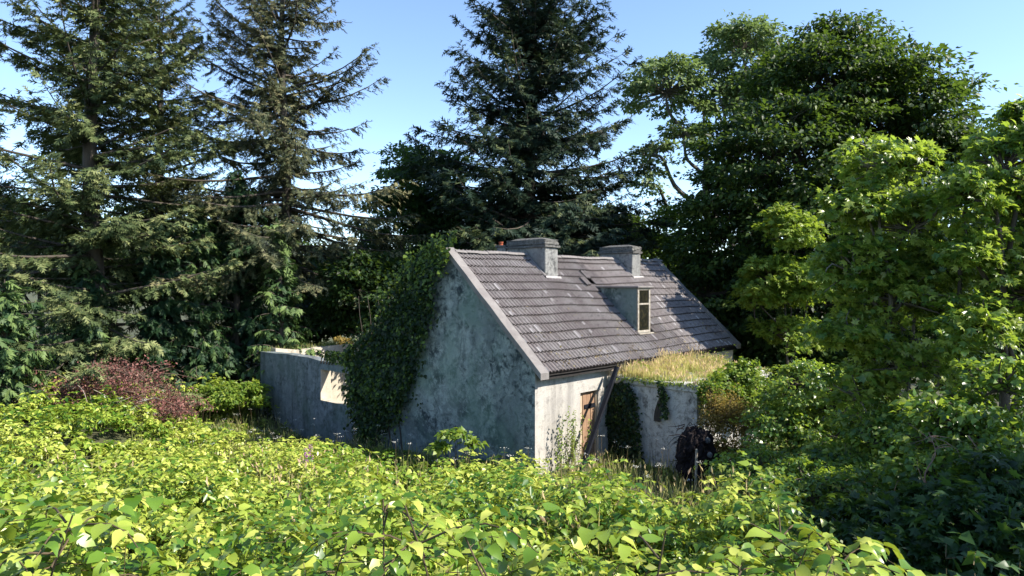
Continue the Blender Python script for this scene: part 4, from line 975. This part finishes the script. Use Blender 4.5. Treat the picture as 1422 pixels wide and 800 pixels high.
# the rest of the thicket as one mass
def mass(name, x, y, h, leaf, seed, tpl, mat, tint, stems=True, keepf=1.0):
    rg = np.random.RandomState(seed); P, D, N, S, T = [], [], [], [], []; tb = Tubes()
    arr = [(np.array([l[0] for l in L]), np.array([l[1] for l in L]), np.array([l[2] for l in L]), np.array([l[3] for l in L]), np.array([l[4] for l in L])) for st, L in variants]
    zone = .55 * fnoise(x, y, .42, 12.0) + .3 * fnoise(x, y, 1.4, 17.0)
    for i in range(len(x)):
        vi = rg.randint(14); a = rg.uniform(0, 6.28); ca, sa = math.cos(a), math.sin(a)
        rot = np.array([[ca, -sa, 0], [sa, ca, 0], [0, 0, 1]]); o = np.array([x[i], y[i], float(ground_z(x[i], y[i])) - .05])
        p, d, nn, sz, q = arr[vi]; k = rg.rand(len(p)) < keepf; n = k.sum()
        P.append(p[k] @ rot.T * h[i] + o); D.append(d[k] @ rot.T + rg.normal(0, .08, (n, 3))); N.append(nn[k] @ rot.T + rg.normal(0, .12, (n, 3))); S.append(sz[k] * leaf * rg.uniform(.8, 1.2))
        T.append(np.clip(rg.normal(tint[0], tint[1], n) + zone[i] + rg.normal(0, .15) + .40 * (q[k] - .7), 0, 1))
        if stems:
            for sp, rad in variants[vi][0][:5]: tb.add(sp[::2] @ rot.T * h[i] + o, np.linspace(rad, rad * .4, len(sp[::2])), 3)
    if stems:
        pass
    V, F, t = cloud_arrays(np.concatenate(P), np.concatenate(D), np.concatenate(N), np.concatenate(S), np.concatenate(T), tpl, rg)
    if stems:
        sv = np.concatenate(tb.V); sf = np.concatenate(tb.F); sf = np.concatenate([sf[:, [0, 1, 2]], sf[:, [0, 2, 3]]])
        mi = np.concatenate([np.zeros(len(F)), np.ones(len(sf))]); F = np.concatenate([F, sf + len(V)]); V = np.concatenate([V, sv]); t = np.concatenate([t, np.zeros(len(sv))])
        return tag(obj_me(name, mesh_np(name, V, F, [mat, M['stem']], {'tint': t}, mi)), kind='stuff')
    return tag(obj_me(name, mesh_np(name, V, F, mat, {'tint': t})), kind='stuff')
nu = np.array(near_used)
def keep_mid(x, y, rg):
    k = in_view(x, y, 1.2) & (y > 2.6) & (y < 14.5) & ~right_edge(x, y)
    k &= (gdist(x, y) > 1.0) | (local_xy(x, y)[1] < -1.0)
    k &= rg.rand(len(x)) > .92 * hollow(x, y)
    return k
x, y = scatter(4300, (-13, 8), (2.4, 15), keep_mid, 96)
k = (y > 4.3) | (np.array([np.min((nu[:, 0] - a) ** 2 + (nu[:, 1] - b) ** 2) for a, b in zip(x, y)]) > .06)
x, y = x[k], y[k]; rg = np.random.RandomState(97)
hs_ = shoot_height(x, y, rg)
for y0_, y1_, tp_, sd_ in ((0, 6.2, T_OVA, 98), (6.2, 9.5, T_OV4, 198), (9.5, 99, T_DIA, 298)):
    k = (y >= y0_) & (y < y1_)
    mass('knotweed_thicket', x[k], y[k], hs_[k], .132 if y0_ < 9 else .145, sd_, tp_, M['knot'], (.50, .29), stems=y1_ < 7, keepf=.85 if y0_ < 9 else 1)
# small-leaved weeds growing through it
x, y = scatter(1500, (-13, 6), (4, 15), lambda x, y, rg: keep_mid(x, y, rg) & (fnoise(x, y, .38, 31.0) > .10), 296)
rg = np.random.RandomState(297)
mass('mixed_weeds', x, y, shoot_height(x, y, rg) * rg.uniform(.85, 1.08, len(x)), .075, 299, T_DIA, M['cover'], (.45, .3), stems=False)
def keep_far(x, y, rg):
    k = in_view(x, y, 2) & (y >= 13.5) & (y < 30) & (gdist(x, y) > 1.2) & (x < 2.5 - .3 * (y - 14)) 
    return k
x, y = scatter(3600, (-26, 4), (13.5, 29), keep_far, 99)
rg = np.random.RandomState(100)
mass('field_growth', x, y, shoot_height(x, y, rg) * .95, .165, 101, T_DIA, M['knot'], (.60, .24), stems=False, keepf=.75)
# shaded undergrowth to the right
x, y = scatter(1100, (1, 16), (4, 19), lambda x, y, rg: in_view(x, y, 1) & right_edge(x, y), 102)
rg = np.random.RandomState(103)
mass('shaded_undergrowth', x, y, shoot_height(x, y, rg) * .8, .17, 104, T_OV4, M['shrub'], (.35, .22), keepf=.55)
# low mixed growth at the foot of the walls
def keep_foot(x, y, rg):
    s, t = local_xy(x, y); g = gdist(x, y)
    a = (g > .1) & (g < np.where(t > 6, 6.5, 3.2)) & (t > -1.5) & (t < 18); b = (s > -.5) & (s < 9.5) & (t < -.2) & (t > -5.2) & ~((s > EX0 - .2) & (t > EY - .2))
    return (a | b) & in_view(x, y, 1)
x, y = scatter(12000, (-15, 11), (11, 31), keep_foot, 105); rg = np.random.RandomState(106)
n = len(x); P = np.stack([x, y, ground_z(x, y)], -1)
blades('wall_foot_grass', np.repeat(P, 3, 0) + rg.normal(0, .05, (3 * n, 3)) * np.array([1, 1, 0]), rg.uniform(.15, .55, 3 * n), rg, M['greengrass'], np.clip(rg.normal(.5, .25, 3 * n), 0, 1), .010, .3, None, .22)
x2, y2 = x[::9], y[::9]
mass('wall_foot_weeds', x2, y2, rg.uniform(.22, .50, len(x2)), .085, 107, T_DIA, M['cover'], (.45, .25), stems=False)
# straw patches in the thicket
def keep_straw(x, y, rg): return in_view(x, y) & (fnoise(x, y, .45, 21.0) > .27) & (y > 7.5) & ~right_edge(x, y)
x, y = scatter(9000, (-14, 5), (7, 20), keep_straw, 108); rg = np.random.RandomState(109); n = len(x)
blades('straw_patches', np.stack([x, y, ground_z(x, y)], -1), veg_h(x, y) * rg.uniform(.7, 1.12, n), rg, M['grass'], np.clip(rg.normal(.5, .25, n), 0, 1), .009, .25, None, .5)
# white umbels
x, y = scatter(700, (-12, 10), (12, 28), lambda x, y, rg: keep_foot(x, y, rg), 110); rg = np.random.RandomState(111); n = min(len(x), 120); x, y = x[:n], y[:n]
tb = Tubes(); P = []
for i in range(n):
    z = float(ground_z(x[i], y[i])); h = rg.uniform(.6, 1.05); top = np.array([x[i] + rg.normal(0, .08), y[i] + rg.normal(0, .08), z + h])
    tb.add([(x[i], y[i], z), top], [.006, .004], 3)
    for k in range(16): P.append(top + rg.normal(0, 1, 3) * np.array([.04, .04, .012]))
P = np.array(P); m = len(P)
V, F, t = cloud_arrays(P, norm(rg.normal(0, 1, (m, 3)) * np.array([1, 1, .2])), np.array([[0, 0, 1.]]).repeat(m, 0) + rg.normal(0, .2, (m, 3)), rg.uniform(.02, .035, m), rg.rand(m), T_DIA, rg, 1.3)
sv = np.concatenate(tb.V); sf = np.concatenate(tb.F); sf = np.concatenate([sf[:, :3], sf[:, [0, 2, 3]]])
tag(obj_me('white_umbels', mesh_np('white_umbels', np.concatenate([V, sv]), np.concatenate([F, sf + len(V)]), [M['umbel'], M['stem']], {'tint': np.concatenate([t, np.zeros(len(sv))])}, np.concatenate([np.zeros(len(F)), np.ones(len(sf))]))), kind='stuff')
# purple flower spikes
for i, (px, py, d, lab) in enumerate(((424, 634, 14.2, 'left purple flower spike in front of the annex'), (431, 628, 14.6, 'right and taller purple flower spike in front of the annex'))):
    rg = np.random.RandomState(120 + i); p = W(px, py, d); z = float(ground_z(p[0], p[1]))
    r = thing('purple_flower', lab, 'flower', (p[0], p[1], z)); tb = Tubes(); hh_ = p[2] - z + .15
    tb.add([(0, 0, 0), (.02, 0, hh_ * .6), (0, .01, hh_)], [.008, .006, .003], 4); tb.build('stem', M['stem'], r)
    n = 70; q = rg.rand(n); a = rg.uniform(0, 6.28, n); rr = .035 * (1 - q * .7)
    cloud('blossom', np.stack([rr * np.cos(a), rr * np.sin(a), hh_ - .30 + q * .32], -1), np.stack([np.cos(a), np.sin(a), -.3 + 0 * a], -1), np.stack([0 * a, 0 * a, 1 + 0 * a], -1), rg.uniform(.03, .05, n), rg.rand(n), T_DIA, M['purple'], rg, r)
# climbing weeds on the white front wall
rg = np.random.RandomState(130)
cw = thing('nettle_clump', 'tall pale green weeds growing up the white wall left of the door', 'weeds', HLOC, HA)
tb = Tubes(); P = []; D = []
for k in range(16):
    s = rg.uniform(.55, 1.85); h = rg.uniform(.7, 1.75) * (1 - .35 * abs(s - 1.15)); y0 = -rg.uniform(.1, .45)
    zt = np.linspace(-.3, h, 9); pts = np.stack([s + .04 * np.sin(zt * 5 + k), y0 + .03 * np.sin(zt * 4), zt], -1); tb.add(pts, np.linspace(.007, .003, 9), 4)
    for z in np.arange(0, h, .045):
        i = np.interp(z, zt, pts[:, 0]); j = np.interp(z, zt, pts[:, 1]); a = rg.uniform(0, 6.28)
        P.append((i, j, z)); D.append((math.cos(a), math.sin(a), -.4))
P = np.array(P); n = len(P)
tb.build('stems', M['stem'], cw, 'stuff')
cloud('foliage', P, np.array(D), norm(np.array([0, -.5, 1.]) + rg.normal(0, .3, (n, 3))), rg.uniform(.06, .11, n), np.clip(rg.normal(.45, .25, n), 0, 1), T_DIA, M['cover'], rg, cw)

# ------------------------------------------------------------------ loose things by the house
def beam(name, a, b, w, t, mat, label, cat):
    a, b = Vector(a), Vector(b); d = (b - a); L = d.length; d.normalize()
    o = box(name, -w / 2, w / 2, -t / 2, t / 2, 0, L, mat, None, .008, 1, .003, 3)
    o.location = a; o.rotation_euler = d.to_track_quat('Z', 'Y').to_euler(); return tag(o, label, cat)
beam('timber_beam', (1.74, 18.0, -.3), tuple(W(857, 510, 19.75)), .125, .09, M['beam'], 'long dark beam leaning across the doorway against the extension', 'beam')
# black ragged heap
rg = np.random.RandomState(140)
bp = W(966, 640, 17.3); bz = float(ground_z(bp[0], bp[1]))
hp = thing('debris_heap', 'black ragged heap at the outer corner of the grey extension', 'heap', (bp[0], bp[1], bz))
bm = bmesh.new(); bmesh.ops.create_icosphere(bm, subdivisions=5, radius=1)
for v in bm.verts:
    c = v.co.copy(); n1 = mnoise.noise(c * 1.6 + Vector((3, 1, 2))) * .35 + mnoise.noise(c * 4.2) * .22 + mnoise.noise(c * 11) * .10
    c *= 1 + n1; v.co = Vector((c.x * .40 * (1.1 - .25 * c.z), c.y * .40, 1.0 + c.z * .72 - .12))
me = bpy.data.meshes.new('heap_body'); bm.to_mesh(me); bm.free(); me.materials.append(M['black']); obj_me('heap_body', me, hp)
tb = Tubes()
for k in range(60):
    a = rg.uniform(0, 6.28); z = rg.uniform(.3, 1.6); p0 = np.array([.28 * math.cos(a), .28 * math.sin(a), z]); L = rg.uniform(.15, .45)
    tb.add(spline([p0, p0 + np.array([math.cos(a), math.sin(a), rg.uniform(-.6, .5)]) * L * .6, p0 + np.array([math.cos(a + .3), math.sin(a + .3), rg.uniform(-1.2, .4)]) * L], 5), np.linspace(.014, .004, 5), 4)
tb.build('roots', M['black'], hp, 'stuff')
tb = Tubes(); tb.add(spline([(-.2, -.2, 1.25), (-.45, -.25, 1.38), (-.75, -.28, 1.36)], 7), np.linspace(.02, .008, 7), 5); tb.build('branch', M['black'], hp)
def stone(px, py, d, r, seed, lab):
    rg = np.random.RandomState(seed); bm = bmesh.new(); bmesh.ops.create_icosphere(bm, subdivisions=3, radius=1)
    for v in bm.verts: v.co *= 1 + .25 * mnoise.noise(v.co * 1.3 + Vector((seed, 0, 0))) + .05 * mnoise.noise(v.co * 5)
    for v in bm.verts: v.co = Vector((v.co.x * r * .8, v.co.y * r * .7, v.co.z * r))
    me = bpy.data.meshes.new('stone'); bm.to_mesh(me); bm.free(); me.materials.append(M['stone']); o = obj_me('stone', me); o.location = W(px, py, d); tag(o, lab, 'stone')
stone(983, 612, 17.0, .085, 1, 'upper pale stone lodged in the black heap'); stone(986, 632, 16.9, .08, 2, 'lower pale stone under the black heap')
p = W(966, 652, 16.4)
beam('wooden_stake', (p[0], p[1], float(ground_z(p[0], p[1])) - .1), (p[0] + .03, p[1], p[2] + .48), .07, .05, M['frame'], 'short pale stake standing in front of the black heap', 'stake')

# bare dead branches in the dark thicket
for k_, (pts_, lab_) in enumerate((([(1292, 690, 8.6), (1285, 660, 8.5), (1300, 630, 8.5), (1290, 600, 8.6)], 'upright pale dead branch in the dark thicket at right'),
        ([(1220, 712, 8.8), (1240, 694, 8.7), (1262, 706, 8.6), (1268, 740, 8.5)], 'arched dead branch low in the dark thicket'),
        ([(1345, 605, 8.9), (1362, 628, 8.8), (1376, 650, 8.7)], 'short slanting dead branch under the forked sycamore'))):
    P_ = np.array([W(*q) for q in pts_]); o_ = P_[0].copy(); r_ = thing('dead_branch', lab_, 'branch', tuple(o_)); rg = np.random.RandomState(160 + k_)
    tb = Tubes(); main_ = spline(P_ - o_, 12); tb.add(main_, np.linspace(.012, .004, 12), 5); tb.build('limb', M['deadtwig'], r_)
    tb = Tubes()
    for q in range(10):
        i = rg.randint(2, 12); d = rg.normal(0, 1, 3) * np.array([1, .6, .7]); tb.add(spline([main_[i], main_[i] + d * .12, main_[i] + d * .2 + rg.normal(0, .05, 3)], 4), np.linspace(.006, .002, 4), 3)
    tb.build('twigs', M['deadtwig'], r_, 'stuff')

# ------------------------------------------------------------------ brush pile
rg = np.random.RandomState(150)
c = W(148, 560, 23.0); bz = float(ground_z(c[0], c[1])) - .40
bp = thing('brush_pile', 'heap of dead reddish-brown cut branches at the left field edge', 'brush pile', (c[0], c[1], bz))
tb = Tubes(); LP = []
for k in range(420):
    x0 = rg.uniform(-2.6, 2.6); hmax = 1.45 * math.exp(-((x0 - .1) / 1.9) ** 2) + .35 * math.exp(-((x0 - 1.3) / .5) ** 2)
    p0 = np.array([x0, rg.uniform(-.9, .9), rg.uniform(.35, .3 + max(hmax, .3) * 1.15)]); a = rg.uniform(0, 6.28); L = rg.uniform(.5, 1.3)
    d = np.array([math.cos(a), .5 * math.sin(a), rg.uniform(-.15, .55)])
    pts = spline([p0, p0 + d * L * .5 + rg.normal(0, .10, 3), p0 + d * L + rg.normal(0, .15, 3)], 6); tb.add(pts, np.linspace(.014, .004, 6), 3)
    for q in range(22):
        i = rg.randint(1, 6); LP.append(pts[i] + rg.normal(0, .09, 3))
tb.build('twigs', M['deadtwig'], bp, 'stuff')
LP = np.array(LP); n = len(LP)
cloud('dead_leaves', LP, norm(rg.normal(0, 1, (n, 3)) + np.array([0, 0, -.5])), norm(rg.normal(0, 1, (n, 3))), rg.uniform(.05, .12, n), np.clip(rg.normal(.5, .25, n), 0, 1), T_DIA, M['deadleaf'], rg, bp)
for k in range(16):
    x0 = rg.uniform(-1.7, 1.6); p0 = np.array([x0, rg.uniform(-1.0, -.4), rg.uniform(.6, 1.2)]); a = rg.uniform(-.6, 3.6); L = rg.uniform(.35, .8)
    d = np.array([math.cos(a), -.15, .75 * abs(math.sin(a))])
    tb = Tubes(); tb.add(spline([p0, p0 + d * L * .5 + rg.normal(0, .10, 3), p0 + d * L], 7), np.linspace(.017, .007, 7), 5); tb.build('branch', M['paletwig'], bp)

print('TRIS', sum(sum(len(p.vertices) - 2 for p in o.data.polygons) if len(o.data.polygons) < 5000 else len(o.data.polygons) for o in bpy.data.objects if o.type == 'MESH'), 'OBJ', len(bpy.data.objects))
